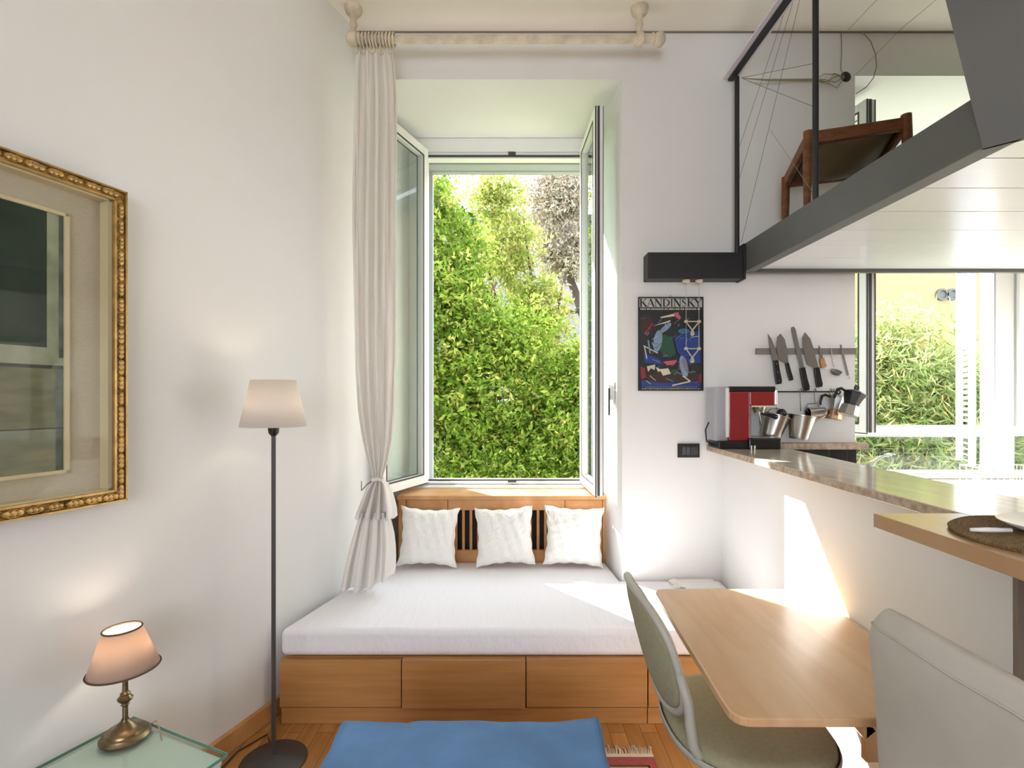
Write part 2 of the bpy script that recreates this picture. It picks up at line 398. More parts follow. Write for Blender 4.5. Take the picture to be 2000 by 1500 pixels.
b.box((3.42, 3.74, .92), (3.60, 3.82, 3.25)); obj('outer_jamb', b, M['pvc'], w2, bevel=.004)
sh = MB(); P0 = Vector((3.36, 3.78, 0)); P1 = Vector((3.58, 4.16, 0)); u = (P1-P0); Ls = u.length; u.normalize(); n = Vector((-u.y, u.x, 0))
for a0, a1 in ((0, .05), (Ls-.05, Ls)): sh.plate([(a0, .95), (a1, .95), (a1, 3.1), (a0, 3.1)], P0, u, (0, 0, 1), n, .035)
for k in range(50):
    z = .97+k*.043; c = P0+u*(Ls/2)+n*.017+Vector((0, 0, z)); sh.obox(c, u*(Ls/2-.045), n*.014+Vector((0, 0, .009)), (0, 0, .003))
obj('louvred_shutter', sh, mat('pale_blue_shutter', '#c9cfe0', .5), w2)
obj('window_sill', MB().box((1.99, 3.56, .892), (4.58, 3.70, .915)), M['marble_sill'], w2, bevel=.002)

# ------------------------------------------------------------------ outdoors
def building(name, label, x0, x1, Y, z0, z1, m, wins, roof=None, vents=None, dep=4):
    t = thing(name, label, 'building', ((x0+x1)/2, Y, z0))
    obj('wall', MB().box((x0, Y, z0), (x1, Y+dep, z1)), m, t)
    obj('roof', MB().box((x0-.3, Y-.35, z1), (x1+.3, Y+dep+.3, z1+.25)), roof or M['dgrey'], t)
    for (cx, cz, w_, h_) in wins:
        f = MB(); f.box((cx-w_/2, Y-.06, cz-h_/2), (cx-w_/2+.08, Y, cz+h_/2)); f.box((cx+w_/2-.08, Y-.06, cz-h_/2), (cx+w_/2, Y, cz+h_/2))
        f.box((cx-w_/2-.1, Y-.1, cz-h_/2-.1), (cx+w_/2+.1, Y, cz-h_/2)); f.box((cx-w_/2, Y-.06, cz+h_/2-.08), (cx+w_/2, Y, cz+h_/2))
        o = obj('window', f, M['white'], t)
        obj('pane', MB().box((cx-w_/2+.08, Y-.03, cz-h_/2), (cx+w_/2-.08, Y-.005, cz+h_/2-.08)), M['greyframe'], o)
    for (cx, cz) in vents or []: obj('vent', MB().lathe([(.13, 0), (.13, .05), (.09, .05), (.09, .02)], (cx, Y, cz), (0, -1, 0)), M['dgrey'], t)
    return t
building('apartment_building', 'pale grey building behind the trees outside the tall window', -14, 7, 20, -3, 8.2, mat('pale_lilac_render', '#85838f', .9, var=.08),
    [(-6, 5.5, 1.2, 1.8), (-2.2, 5.2, 1.2, 1.8), (1.2, 5.2, 1.2, 1.8), (3.4, 2.2, 1.2, 1.8), (0, 1.2, 1.2, 1.8), (-4, 1.2, 1.2, 1.8)])
building('garden_house', 'peach walled building with two round vents behind the kitchen window bush', 7.3, 16, 11.5, -3, 7.5, mat('peach_render', '#ab8b66', .9, var=.07),
    [(12.8, 3.4, 1, 1.5)], vents=[(9.45, 3.72), (9.63+.05, 3.72)])
grass = mat('garden_ground', '#8c9a5a', .95, var=.3, vscale=4)
g = obj('ground', MB().box((-30, 3.9, -1.3), (30, 40, -1.2)), grass); g['kind'] = 'structure'

def foliage(name, blobs, n, size, asp, m, parent, seed, spray=10, shell=.55, droop=.2):
    R = np.random.RandomState(seed); nb = len(blobs); vol = np.array([bl[3]*bl[5] for bl in blobs]); vol = vol/vol.sum()
    ns = n//spray; idx = R.choice(nb, ns, p=vol); B = np.array(blobs)[idx]
    dirs = R.normal(size=(ns, 3)); dirs /= np.linalg.norm(dirs, axis=1)[:, None]
    rad = shell+(1-shell)*R.rand(ns); rad *= 1+.18*np.sin(dirs[:, 0]*7+dirs[:, 2]*9+idx)
    cen = B[:, :3]+dirs*rad[:, None]*B[:, 3:6]
    tone = np.clip(.5+.22*R.normal(size=ns), 0, 1)
    cen = np.repeat(cen, spray, 0); tone = np.clip(np.repeat(tone, spray)+.12*R.normal(size=ns*spray), 0, 1)
    ax = np.repeat(R.normal(size=(ns, 3))*[1, 1, .5], spray, 0); ax /= np.linalg.norm(ax, axis=1)[:, None]
    N_ = ns*spray
    t = (np.tile(np.arange(spray), ns)/spray-.5)*size*spray*.42
    d = R.normal(size=(N_, 3))*.75+ax*.6; d[:, 2] -= droop; d /= np.linalg.norm(d, axis=1)[:, None]
    w = np.cross(d, R.normal(size=(N_, 3))+[0, 0, 1.2]); w /= np.linalg.norm(w, axis=1)[:, None]
    nn = np.cross(d, w); sz = size*(.65+.7*R.rand(N_))[:, None]
    base = cen+ax*t[:, None]+R.normal(size=(N_, 3))*size*.25
    v = np.empty((N_, 4, 3)); v[:, 0] = base; v[:, 1] = base+d*sz*.45+w*sz*asp*.5+nn*sz*.06
    v[:, 2] = base+d*sz; v[:, 3] = base+d*sz*.45-w*sz*asp*.5+nn*sz*.06
    off = Vector((0, 0, 0)); q = parent
    while q is not None: off += q.location; q = q.parent
    v = v.reshape(-1, 3)-np.array(off)
    me = bpy.data.meshes.new(name); me.vertices.add(len(v)); me.vertices.foreach_set('co', v.ravel())
    me.loops.add(N_*4); me.loops.foreach_set('vertex_index', np.arange(N_*4, dtype=np.int32))
    me.polygons.add(N_); me.polygons.foreach_set('loop_start', np.arange(0, N_*4, 4, dtype=np.int32))
    at_ = me.attributes.new('leaf_tone', 'FLOAT', 'FACE'); at_.data.foreach_set('value', tone.astype(np.float32))
    me.update(calc_edges=True); me.materials.append(m)
    o = bpy.data.objects.new(name, me); C.objects.link(o); o.parent = parent; return o
bark = mat('bark', '#5a4636', .9, var=.3, vscale=10); barkg = mat('grey_bark', '#4c4038', .9, var=.3, vscale=10)
green = leafmat('green_leaves', ['#44601a', '#708c34', '#98ab4c', '#c4b968'], trans=.5)
lime = leafmat('lime_leaves', ['#7a8c3c', '#98a452', '#b4b76a', '#c0ad6c'], trans=.45)
greyl = leafmat('silvery_leaves', ['#6f675a', '#a89f8d', '#d0c9b8', '#b8957c'], trans=.35)
olea = leafmat('oleander_leaves', ['#6c8442', '#93a463', '#b5bd86', '#c9b672'], trans=.45)
def branches(t, root, tips, r, m, seed):
    R = random.Random(seed); root = Vector(root); mb = MB()
    mb.tube([root, root+Vector((.05, 0, 1)), root+Vector((0, .1, 2.2))], [r, r*.85, r*.7], 10)
    tr = obj('trunk', mb, m, t, smooth=True)
    for tp in tips:
        tp = Vector(tp); s0 = root+Vector((0, .05, 1.2+R.random())); mid = (s0+tp)/2+Vector((R.uniform(-.2, .2), R.uniform(-.2, .2), R.uniform(0, .3)))
        obj('branch', MB().tube([s0, mid, tp], [r*.5, r*.35, r*.12], 8), m, t, smooth=True)
t = thing('broadleaf_tree', 'big bright green leafy tree filling the tall window', 'tree', (-1.4, 7.2, -1.2))
branches(t, (-1.4, 7.2, -1.2), [(-2.4, 7.0, 3.6), (-1.0, 7.1, 4.2), (-.2, 7.0, 3.0), (.2, 6.8, 1.5), (-2.6, 7.3, 2)], .13, bark, 1)
foliage('leaves', [(-1.6, 7.2, 1.8, 1.7, .9, 1.8), (-1.65, 7.4, 3.7, 1.2, .8, 1.45), (-.2, 7.0, 1.6, .95, .7, 1.3), (-.75, 7.1, 2.9, .5, .5, .7), (.0, 6.9, .4, 1.2, .7, .9)], 105000, .082, .42, green, t, 3)
t = thing('lime_tree', 'yellow green tree behind, right of the big leafy tree', 'tree', (.3, 9.0, -1.2))
branches(t, (.3, 9.0, -1.2), [(.2, 9, 4.5), (.9, 9, 3.6), (-.5, 9, 4)], .10, bark, 2)
foliage('leaves', [(-.1, 9.0, 4.0, .7, .6, .9), (.45, 9, 3.0, .65, .6, .7), (-.3, 9.1, 5.0, .6, .4, .5), (.3, 9, 2.2, .8, .6, .7)], 20000, .08, .42, lime, t, 5, shell=.3)
t = thing('shrub', 'dense green bush at the lower right of the tall window view', 'shrub', (1.0, 6.5, -1.2))
obj('stem', MB().tube([(1.0, 6.5, -1.2), (1.05, 6.5, -.2), (1.1, 6.5, .8)], [.06, .05, .03], 8), bark, t)
foliage('leaves', [(.95, 6.5, .6, .75, .6, 1.3), (1.0, 6.7, 1.7, .55, .5, .6)], 26000, .075, .42, green, t, 8)
t = thing('silvery_tree', 'greyish pink leaved tree with a dark leaning trunk, top right of the tall window', 'tree', (2.7, 10.5, -1.2))
obj('trunk', MB().tube([(2.7, 10.5, -1.2), (2.0, 10.5, 1.8), (1.45, 10.4, 3.0), (1.15, 10.4, 3.85)], [.16, .14, .10, .07], 10), barkg, t, smooth=True)
obj('branch', MB().tube([(1.4, 10.4, 3.2), (.9, 10.3, 3.1), (.3, 10.3, 2.6)], [.05, .035, .02], 8), barkg, t, smooth=True)
obj('branch', MB().tube([(1.15, 10.4, 3.85), (1.4, 10.4, 4.9), (1.7, 10.4, 5.8)], [.07, .05, .02], 8), barkg, t, smooth=True)
foliage('leaves', [(1.0, 10.5, 5.5, 1.0, .7, 1.0), (1.3, 10.5, 4.3, .7, .6, .6), (.75, 10.6, 4.4, .4, .5, .6)], 30000, .08, .35, greyl, t, 9, shell=.2, droop=.4)
t = thing('oleander_bush', 'pale green narrow leaved bush outside the kitchen window', 'bush', (5.2, 6.6, -1.2))
for k in range(7):
    a = random.uniform(-1, 1); obj('stem', MB().tube([(5.2+a*.3, 6.6, -1.2), (5.2+a*.7, 6.6, .4), (5.2+a*1.1, 6.5, 1.8)], [.03, .025, .012], 6), bark, t)
foliage('leaves', [(5.0, 6.6, 1.3, 1.2, .8, 1.2), (6.2, 6.7, 1.0, 1.2, .8, 1.1), (4.6, 6.4, .2, 1.5, .8, 1.1), (4.65, 6.7, 2.0, .45, .4, .5)], 52000, .14, .15, olea, t, 12, spray=8, shell=.4, droop=0)

# ------------------------------------------------------------------ bed with drawers
BX0, BX1, BY = -1.03, 1.12, 2.306
t = thing('daybed', 'built-in wooden drawer bed below the tall window', 'bed', (0, BY, 0))
b = MB().prism([(BX0+.015, BY+.03), (BX1, BY+.03), (BX1+.02, 2.93), (-.86, 2.93)], 0, .288)
b.prism([(-.82, 2.93), (.60, 2.93), (.58, 3.26), (-.74, 3.26)], 0, .288)
obj('frame', b, M['bed'], t)
xs = [-1.027, -.486, .061, .599, 1.12]
for i in range(4):
    off = .012 if i == 1 else 0
    z1 = .292 if i else .285
    dr = MB().box((xs[i]+.003, BY-.004-off, .078), (xs[i+1]-.003, BY+.03, z1))
    obj('drawer', dr, M['bed'], t, bevel=.0015)
for a, c in ((-1.02, .599), (.601, 1.12)):
    obj('plinth', MB().box((a, BY+.004, .001), (c-.002, BY+.03, .071)), M['bed'], t, bevel=.001)
m = MB().prism([(BX0, BY+.005), (BX1+.01, BY+.005), (hw(2.94)-.006, 2.94), (-.865, 2.94)], .294, .417)
mo = obj('mattress', m, M['sheet'], None, smooth='auto', bevel=.028, seg=5)
m2 = MB().prism([(-.835, 2.90), (.612, 2.90), (.585, 3.268), (-.78, 3.268)], .294, .416)
tag(mo, 'long white sheeted mattress on the drawer bed', 'mattress')
obj('inner_end', m2, M['sheet'], mo, bevel=.02, seg=3)

# headboard / radiator cover in the niche
t = thing('radiator_cover', 'slatted wooden headboard cover below the window sill', 'headboard', (-.05, 3.28, .29))
Yh = 3.285; X0, X1 = -.714, .615
b = MB(); b.box((X0, Yh, .28), (X0+.047, Yh+.03, .802)); b.box((X1-.045, Yh, .28), (X1, Yh+.03, .802))
b.box((-.402, Yh, .736), (.331, Yh+.03, .802)); b.box((-.402, Yh, .28), (.331, Yh+.03, .485))
b.box((-.402, Yh, .485), (-.344, Yh+.03, .736)); b.box((.27, Yh, .485), (.331, Yh+.03, .736))
b.box((X0, Yh+.03, .28), (X0+.02, 3.60, .802)); b.box((X1-.02, Yh+.03, .28), (X1, 3.60, .802))
obj('frame', b, M['bedv'], t, bevel=.002)
obj('top_board', MB().box((X0-.006, Yh-.012, .803), (X1+.004, 3.54, .829)), M['bedv'], t, bevel=.003)
for a, c in ((X0+.049, -.405), (.334, X1-.047)): obj('door', MB().box((a, Yh+.004, .285), (c, Yh+.022, .80)), M['bedv'], t, bevel=.002)
k = -.344+.03
while k < .26:
    obj('slat', MB().box((k, Yh+.006, .485), (k+.016, Yh+.022, .736)), M['bedv'], t); k += .047
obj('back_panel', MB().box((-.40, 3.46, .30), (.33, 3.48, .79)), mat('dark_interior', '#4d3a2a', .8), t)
def pillow(c, w_, h_, th, roll, lean, yaw, label, seed):
    R = random.Random(seed); n = 28; rows = []; rb = []
    Rm = Matrix.Rotation(yaw, 3, 'Z')@Matrix.Rotation(lean, 3, 'X')@Matrix.Rotation(roll, 3, 'Y')
    for i in range(n+1):
        v = -1+2*i/n; r1 = []; r2 = []
        for j in range(n+1):
            u_ = -1+2*j/n
            x = w_/2*u_*(.89+.12*v*v+.016*math.sin(v*13+seed)*abs(u_)); z = h_/2*v*(.89+.12*u_*u_+.016*math.sin(u_*14+seed*2)*abs(v))
            e = max(0, (1-u_**4)*(1-v**4))**.55
            wr = .004*math.sin(u_*17+v*5+seed)*e+.003*math.sin(v*23-u_*9)*e
            r1.append(Vector(c)+Rm@Vector((x, -th/2*e-wr-.0015, z))); r2.append(Vector(c)+Rm@Vector((x, th/2*e+.0015, z)))
        rows.append(r1); rb.append(r2[::-1])
    mb = MB().grid(rows).grid(rb)
    o = obj('cushion', mb, M['pillow'], None, smooth=True)
    tag(o, label, 'cushion', 'white cushions along the headboard'); return o
pillow((-.505, 3.165, .603), .355, .35, .11, .05, -.22, .06, 'white cushion at the curtain end of the bed', 1)
pillow((-.045, 3.175, .603), .36, .35, .11, -.045, -.18, 0, 'middle white cushion of the three on the bed', 5)
pillow((.375, 3.17, .604), .36, .355, .11, .035, -.16, -.06, 'white cushion nearest the right window sash', 9)
# fringed white throw on the far right of the mattress
b = MB(); R = random.Random(2)
b.box((.93, 2.80, .418), (1.12, 2.925, .428))
for k in range(34):
    x = .90+.012*R.random(); y = 2.80+k*.0036; b.tube([(.935, y, .424), (x, y+R.uniform(-.01, .01), .432), (x-.03, y+R.uniform(-.012, .012), .423)], .0022, 5)
tag(obj('folded_throw', b, M['pillow']), 'white fringed throw on the mattress beside the low wall', 'throw')

# ------------------------------------------------------------------ curtain rod, curtain
RY, RZ = 2.767, 3.342
t = thing('curtain_rod', 'cream turned wooden curtain rod hung from the ceiling', 'curtain rod', (-.05, RY, RZ))
obj('pole', MB().lathe([(.0215, -.80), (.0215, .745)], (0, RY, RZ), (1, 0, 0), 24), M['cream'], t, smooth='auto')
fin = [(.021, 0), (.03, .004), (.033, .012), (.024, .02), (.032, .028), (.037, .045), (.035, .06), (.022, .072), (.012, .078)]
obj('finial', MB().lathe(fin, (.735, RY, RZ), (1, 0, 0), 24), M['cream'], t, smooth=True)
obj('finial', MB().lathe(fin, (-.80, RY, RZ), (-1, 0, 0), 24), M['cream'], t, smooth=True)
for x in (-.845+.005, .676):
    pr = [(.046, CE-RZ), (.046, CE-RZ-.012), (.040, CE-RZ-.03), (.020, CE-RZ-.045), (.015, CE-RZ-.07), (.020, CE-RZ-.09), (.011, .055), (.014, .04), (.012, .024)]
    br = obj('bracket', MB().lathe(pr[::-1], (x, RY, RZ), n=24), M['cream'], t, smooth='auto')
    obj('bracket_collar', MB().lathe([(.034, -.018), (.036, -.01), (.036, .012), (.034, .018)], (x, RY, RZ), (1, 0, 0), 24), M['cream'], br, smooth='auto')
t = thing('curtain', 'white linen curtain gathered and tied at the left of the tall window', 'curtain', (-.72, RY, .42))
prof = [(104, 693, 766, .020), (118, 691, 769, .020), (170, 689, 774, .022), (260, 688, 776, .024), (420, 687, 776, .026), (600, 689, 775, .026), (720, 692, 773, .025), (800, 698, 771, .024),
        (860, 708, 767, .022), (900, 718, 759, .018), (925, 726, 750, .014), (937, 729, 748, .010)]
blouse = [(937, 729, 748, .010), (944, 722, 756, .02), (958, 712, 762, .032), (975, 704, 766, .04), (995, 695, 770, .046), (1010, 689, 771, .044), (1014, 693, 767, .03), (1008, 700, 760, .022)]
skirt = [(1000, 704, 757, .018), (1020, 696, 762, .024), (1050, 687, 767, .03), (1080, 679, 769, .033), (1110, 672, 769, .035), (1135, 668, 768, .036), (1150, 665, 766, .036)]
def cloth(prof, folds, ph, hem=None, nu=150, dense=5):
    rows = []; Q = []
    for i in range(len(prof)-1):
        for k in range(dense):
            f = k/dense; Q.append([a+(c-a)*f for a, c in zip(prof[i], prof[i+1])])
    Q.append(list(prof[-1]))
    for (y, l, r, amp) in Q:
        row = []
        for j in range(nu+1):
            s = j/nu; px = l+(r-l)*(s+.018*math.sin(s*2*PI*folds*2+ph)); yy = y+(hem(s, y) if hem else 0)
            dy = amp*(math.sin(s*2*PI*folds+ph+.5*math.sin(y*.012+s*3))+.22*math.sin(s*2*PI*folds*2.3+1+y*.004))
            p = at(px, yy, RY); row.append((p.x, RY+dy, max(p.z, .424)))
        rows.append(row)
    return rows
cl = obj('cloth', MB().grid(cloth(prof, 4.5, .4)), M['curtain'], t, smooth=True, solid=.0015)
obj('blouse', MB().grid(cloth(blouse, 4, 1.2, dense=6)), M['curtain'], t, smooth=True, solid=.0015)
hem = lambda s, y: max(0, (y-1000)/150)*(-26*max(0, s-.55)/.45+9*math.exp(-((s-.42)/.12)**2))
obj('skirt', MB().grid(cloth(skirt, 4, 2.2, hem)), M['curtain'], t, smooth=True, solid=.0015)
k = at(738, 936, RY)
obj('tie', MB().tube([k+Vector((.027*math.cos(a), .018*math.sin(a), .004*math.sin(3*a))) for a in [i*2*PI/20 for i in range(20)]], .009, 8, True), M['curtain'], t, smooth=True)
obj('tie_cord', MB().tube([k+Vector((-.02, .0, -.005)), at(718, 945, 2.80), at(706, 958, 2.84), at(706, 940, 2.88)], .0025, 6), M['wire'], t)
for i in range(12):
    x = -.822+i*.0178; a = random.uniform(-.14, .14)
    r_ = MB().tube([(x+a*.03*math.cos(q), RY+.032*math.sin(q), RZ-.006+.035*math.cos(q)) for q in [j*2*PI/24 for j in range(24)]], .0052, 8, True)
    r_.lathe([(.003, 0), (.005, .006), (.003, .012)], (x, RY, RZ-.056), n=8); r_.box((x-.004, RY-.003, RZ-.075), (x+.004, RY+.003, RZ-.054))
    obj('curtain_ring', r_, M['cream'], t, smooth='auto')

# ------------------------------------------------------------------ framed painting on the left wall
# local frame: s measured along the wall from its far edge towards the camera
Yf = 1.712; O = Vector((lw(Yf), Yf, 0))+nrm*.004; U = -d; Zv = Vector((0, 0, 1))
PW, z0, z1 = .95, 1.110, 2.108
t = thing('framed_painting', 'dark green and pale painting in a carved gilt frame on the left wall', 'painting', tuple(O+Vector((0, 0, z0))))
def wp(mb, s0, s1, a, c, d0, d1): return mb.plate([(s0, a), (s1, a), (s1, c), (s0, c)], O+nrm*d0, U, Zv, nrm, d1-d0)
b = MB()
wp(b, 0, .036, z0, z1, 0, .05); wp(b, PW-.036, PW, z0, z1, 0, .05); wp(b, .036, PW-.036, z0, z0+.036, 0, .05); wp(b, .036, PW-.036, z1-.036, z1, 0, .05)
fr_ = obj('frame', b, M['gold'], t, bevel=.008, seg=3)
b = MB(); R = random.Random(5)                # carved scrolls along the frame
def orn(s, z, r, along):
    c = O+U*s+Zv*z+nrm*.05
    for q in range(3):
        off = (q-1)*r*1.1; cc = c+(Zv*off if along else U*off)
        b.lathe([(r*.2, .006), (r*.6, .0045), (r*.75, .001), (r*.7, -.004)], cc, nrm, 8)
    b.tube([c+(Zv if along else U)*(r*1.8*math.cos(a))+(U if along else Zv)*(r*.75*math.sin(a)) for a in [i*PI/5 for i in range(10)]], .0022, 6, True)
z = z0+.03
while z < z1-.02:
    orn(.018, z, .011+.003*R.random(), True); z += .05
s = .05
while s < PW-.03:
    orn(s, z1-.018, .011+.003*R.random(), False); orn(s, z0+.018, .011+.003*R.random(), False); s += .05
obj('carving', b, M['goldline'], fr_, smooth='auto')
b = MB()
for a, c in ((0, .005), (.033, .04)):
    wp(b, a, c, z0+a, z1-a, .045, .056); wp(b, a, PW-a, z1-c, z1-a, .045, .056); wp(b, a, PW-a, z0+a, z0+c, .045, .056)
obj('gilt_edging', b, M['goldline'], fr_)
b = MB(); wp(b, .04, .052, z0+.04, z1-.04, .006, .044); wp(b, .04, PW-.04, z0+.036, z0+.045, .006, .044); wp(b, .04, PW-.04, z1-.045, z1-.036, .006, .044)
obj('inner_slip', b, M['creambevel'], t)
obj('mount', wp(MB(), .036, PW-.036, z0+.036, z1-.036, .001, .006), M['linen'], t)
sa = (Yf-1.578)/.945; sz0, sz1 = 1.215, 1.995
b = MB()
wp(b, sa, sa+.014, sz0, sz1, .006, .016); wp(b, sa, PW-.15, sz1-.012, sz1, .006, .016); wp(b, sa, PW-.15, sz0, sz0+.012, .006, .016)
obj('mount_slip', b, M['creambevel'], t, bevel=.002)
dk = mat('painted_dark_green', '#0f1c17', .5, col2='#1a3328', vscale=6); pl = mat('painted_pale_green', '#a9ae97', .6, col2='#8b937c', vscale=14)
ol = mat('painted_olive', '#7d7a5c', .6, col2='#63664a', vscale=9, stretch=(1, 1, 4)); ol2 = mat('painted_light_olive', '#94927a', .6, col2='#7f8474', vscale=9, stretch=(1, 1, 4))
ln = mat('painted_line', '#33382c', .6); gb = mat('painted_grey_blue', '#65716a', .6, col2='#4c5951', vscale=20)
b = MB(); e = sa+.014; E = PW-.15; dd = .008
for (mi, s0, s1, a, c, h_) in ((0, e, E, 1.54, sz1-.012, 0), (1, e, e+.042, 1.53, sz1-.012, .0006), (5, e, e+.012, 1.56, sz1-.012, .0012), (1, e, E, 1.537, 1.588, .0012),
                           (4, e, E, 1.527, 1.537, .0010), (2, e, E, 1.354, 1.527, .0006), (4, e, E, 1.350, 1.354, .0010), (3, e, E, sz0+.012, 1.350, .0006), (5, e, e+.02, sz0+.012, 1.527, .0009)):
    b.mi = mi; b.face([O+U*q+Zv*w_+nrm*(dd+h_) for q, w_ in ((s0, a), (s0, c), (s1, c), (s1, a))])
obj('canvas', b, [dk, pl, ol, ol2, ln, gb], t)
obj('glazing', wp(MB(), .036, PW-.036, z0+.036, z1-.036, .044, .046), glassmat('picture_glass', '#f8f8f6', .02, 1.28), t)

# ------------------------------------------------------------------ floor lamp
def shade_mesh(rb, rt, h_, c, n=48):
    return MB().lathe([(rb, 0), (rt, h_)], c, (0, 0, 1), n, open_=True)
def shademat(name, col, tr):
    m, N, L, bs = newmat(name); N.remove(bs)
    dd_ = N.new('ShaderNodeBsdfDiffuse'); tt = N.new('ShaderNodeBsdfTranslucent'); dd_.inputs[0].default_value = lin(col); tt.inputs[0].default_value = lin(col)
    mx = N.new('ShaderNodeMixShader'); mx.inputs[0].default_value = tr
    L.new(dd_.outputs[0], mx.inputs[1]); L.new(tt.outputs[0], mx.inputs[2]); L.new(mx.outputs[0], N['Material Output'].inputs[0]); return m
def bulb(parent, loc, watt, r=.022, col=(1, .80, .60)):
    o = obj('bulb', MB().lathe([(.010, -.045), (.012, -.02), (r, .0), (r*.9, .015), (.008, .028)], loc, n=20), mat('opal_bulb', '#fff4e2', .3), parent, smooth=True)
    l = bpy.data.lights.new('bulb_light', 'POINT'); l.energy = watt; l.color = col; l.shadow_soft_size = .02
    lo = bpy.data.objects.new('bulb_light', l); C.objects.link(lo); lo.location = Vector(loc)+Vector((0, 0, .045)); return o
LX, LY = -.945, 2.07
t = thing('floor_lamp', 'tall slim dark floor lamp with a white shade near the bed', 'floor lamp', (LX, LY, 0))
obj('base', MB().lathe([(.126, 0), (.126, .006), (.118, .012), (.03, .018), (.012, .03)], (LX, LY, 0), n=48), M['poledark'], t, smooth='auto')
obj('pole', MB().lathe([(.0085, .02), (.0085, 1.30)], (LX, LY, 0), n=16), M['poledark'], t, smooth='auto')
obj('socket', MB().lathe([(.009, 1.290), (.019, 1.302), (.021, 1.315), (.021, 1.345)], (LX, LY, 0), n=24), M['blackp'], t, smooth='auto')
sh_ = obj('lamp_shade', shade_mesh(.124, .084, .183, (LX, LY, 1.329)), shademat('white_shade', '#efe9e2', .35), t, smooth=True, solid=.0015)
obj('shade_spider', MB().tube([(LX-.085, LY, 1.505), (LX, LY, 1.40), (LX+.085, LY, 1.505)], .0015, 6), M['chrome'], t)
bulb(t, (LX, LY, 1.40), .6)
obj('cord', MB().tube([(LX-.06, LY+.10, .006), (LX-.10, LY+.16, .006), (LX-.17, LY+.05, .006), (LX-.20, LY-.20, .006), (LX-.21, LY-.5, .006)], .003, 6), M['blackp'], t, smooth=True)

# ------------------------------------------------------------------ glass side table
TA = Vector((-1.235, 1.705, 0)); e1 = Vector((.915, -.403, 0)); e2 = Vector((-.382, -.924, 0)); e2 = (e2-e1*e2.dot(e1)).normalized()
t = thing('side_table', 'low white side table with a green edged glass top in the left corner', 'side table', tuple(TA+e1*.22+e2*.3))
def tp(u_, v_): q = TA+e1*u_+e2*v_; return (q.x, q.y)
obj('glass_top', MB().prism([tp(0, 0), tp(.44, 0), tp(.44, .62), tp(0, .62)], .392, .402), M['tglass'], t, bevel=.001)
b = MB(); w_ = .0015
for (a, c) in (((-w_, -w_), (.44+w_, 0)), ((.44, 0), (.44+w_, .62)), ((-w_, .62), (.44+w_, .62+w_)), ((-w_, 0), (0, .62))):
    b.prism([tp(*a), tp(c[0], a[1]), tp(*c), tp(a[0], c[1])], .3925, .4015)
obj('glass_edge', b, M['tedge'], t)
for (u_, v_) in ((.03, .03), (.41, .03), (.03, .59), (.41, .59)):
    q = TA+e1*u_+e2*v_; obj('leg', MB().prism([tp(u_-.018, v_-.018), tp(u_+.018, v_-.018), tp(u_+.018, v_+.018), tp(u_-.018, v_+.018)], 0, .371), M['white'], t, bevel=.002)
b = MB(); 
for (a, c) in (((.048, .02), (.392, .04)), ((.048, .58), (.392, .60)), ((.02, .048), (.04, .572)), ((.40, .048), (.42, .572))):
    b.prism([tp(*a), tp(c[0], a[1]), tp(*c), tp(a[0], c[1])], .32, .371)
obj('apron', b, M['white'], t)
obj('top_panel', MB().prism([tp(.01, .01), tp(.43, .01), tp(.43, .61), tp(.01, .61)], .372, .3905), M['white'], t, bevel=.002)
obj('shelf', MB().prism([tp(.012, .05), tp(.428, .05), tp(.428, .57), tp(.012, .57)], .15, .165), M['white'], t, bevel=.002)

# ------------------------------------------------------------------ brass table lamp
c = Vector((-1.185, 1.60, .403))
t = thing('table_lamp', 'small brass table lamp with a tilted brown fabric shade', 'table lamp', tuple(c))
obj('base', MB().lathe([(.066, 0), (.067, .006), (.062, .012), (.060, .016), (.052, .018), (.050, .024), (.040, .027), (.030, .032), (.022, .042), (.012, .050), (.010, .056)], c, n=48), M['brass'], t, smooth='auto')
obj('stem', MB().lathe([(.0095, .05), (.0075, .06), (.0075, .095), (.012, .100), (.009, .104), (.019, .114), (.021, .120), (.012, .130), (.014, .134), (.008, .140), (.0075, .18), (.012, .185), (.013, .20)], c, n=32), M['brass'], t, smooth='auto')
ax = Vector((-.04, 0, 1)).normalized(); sc_ = c+Vector((-.004, 0, .208))
sh_ = obj('lamp_shade', MB().lathe([(.094, 0), (.050, .125)], sc_, ax, 64, open_=True), shademat('brown_linen_shade', '#e0cbb8', .45), t, smooth=True, solid=.001)
for r_, h_ in ((.0945, .002), (.0505, .124)):
    x_ = ax.orthogonal().normalized(); y_ = ax.cross(x_)
    obj('shade_trim', MB().tube([sc_+ax*h_+(x_*math.cos(a)+y_*math.sin(a))*r_ for a in [i*2*PI/48 for i in range(48)]], .0028, 6, True), M['braid'], sh_, smooth=True)
bulb(t, c+Vector((-.006, 0, .25)), .55, .018, (1, .86, .72))
obj('cord', MB().tube([c+Vector((.04, .03, .008)), c+Vector((.06, .05, .02)), c+Vector((.085, .03, .005)), c+Vector((.125, -.02, .003))], .002, 6), M['cable'], t, smooth=True)

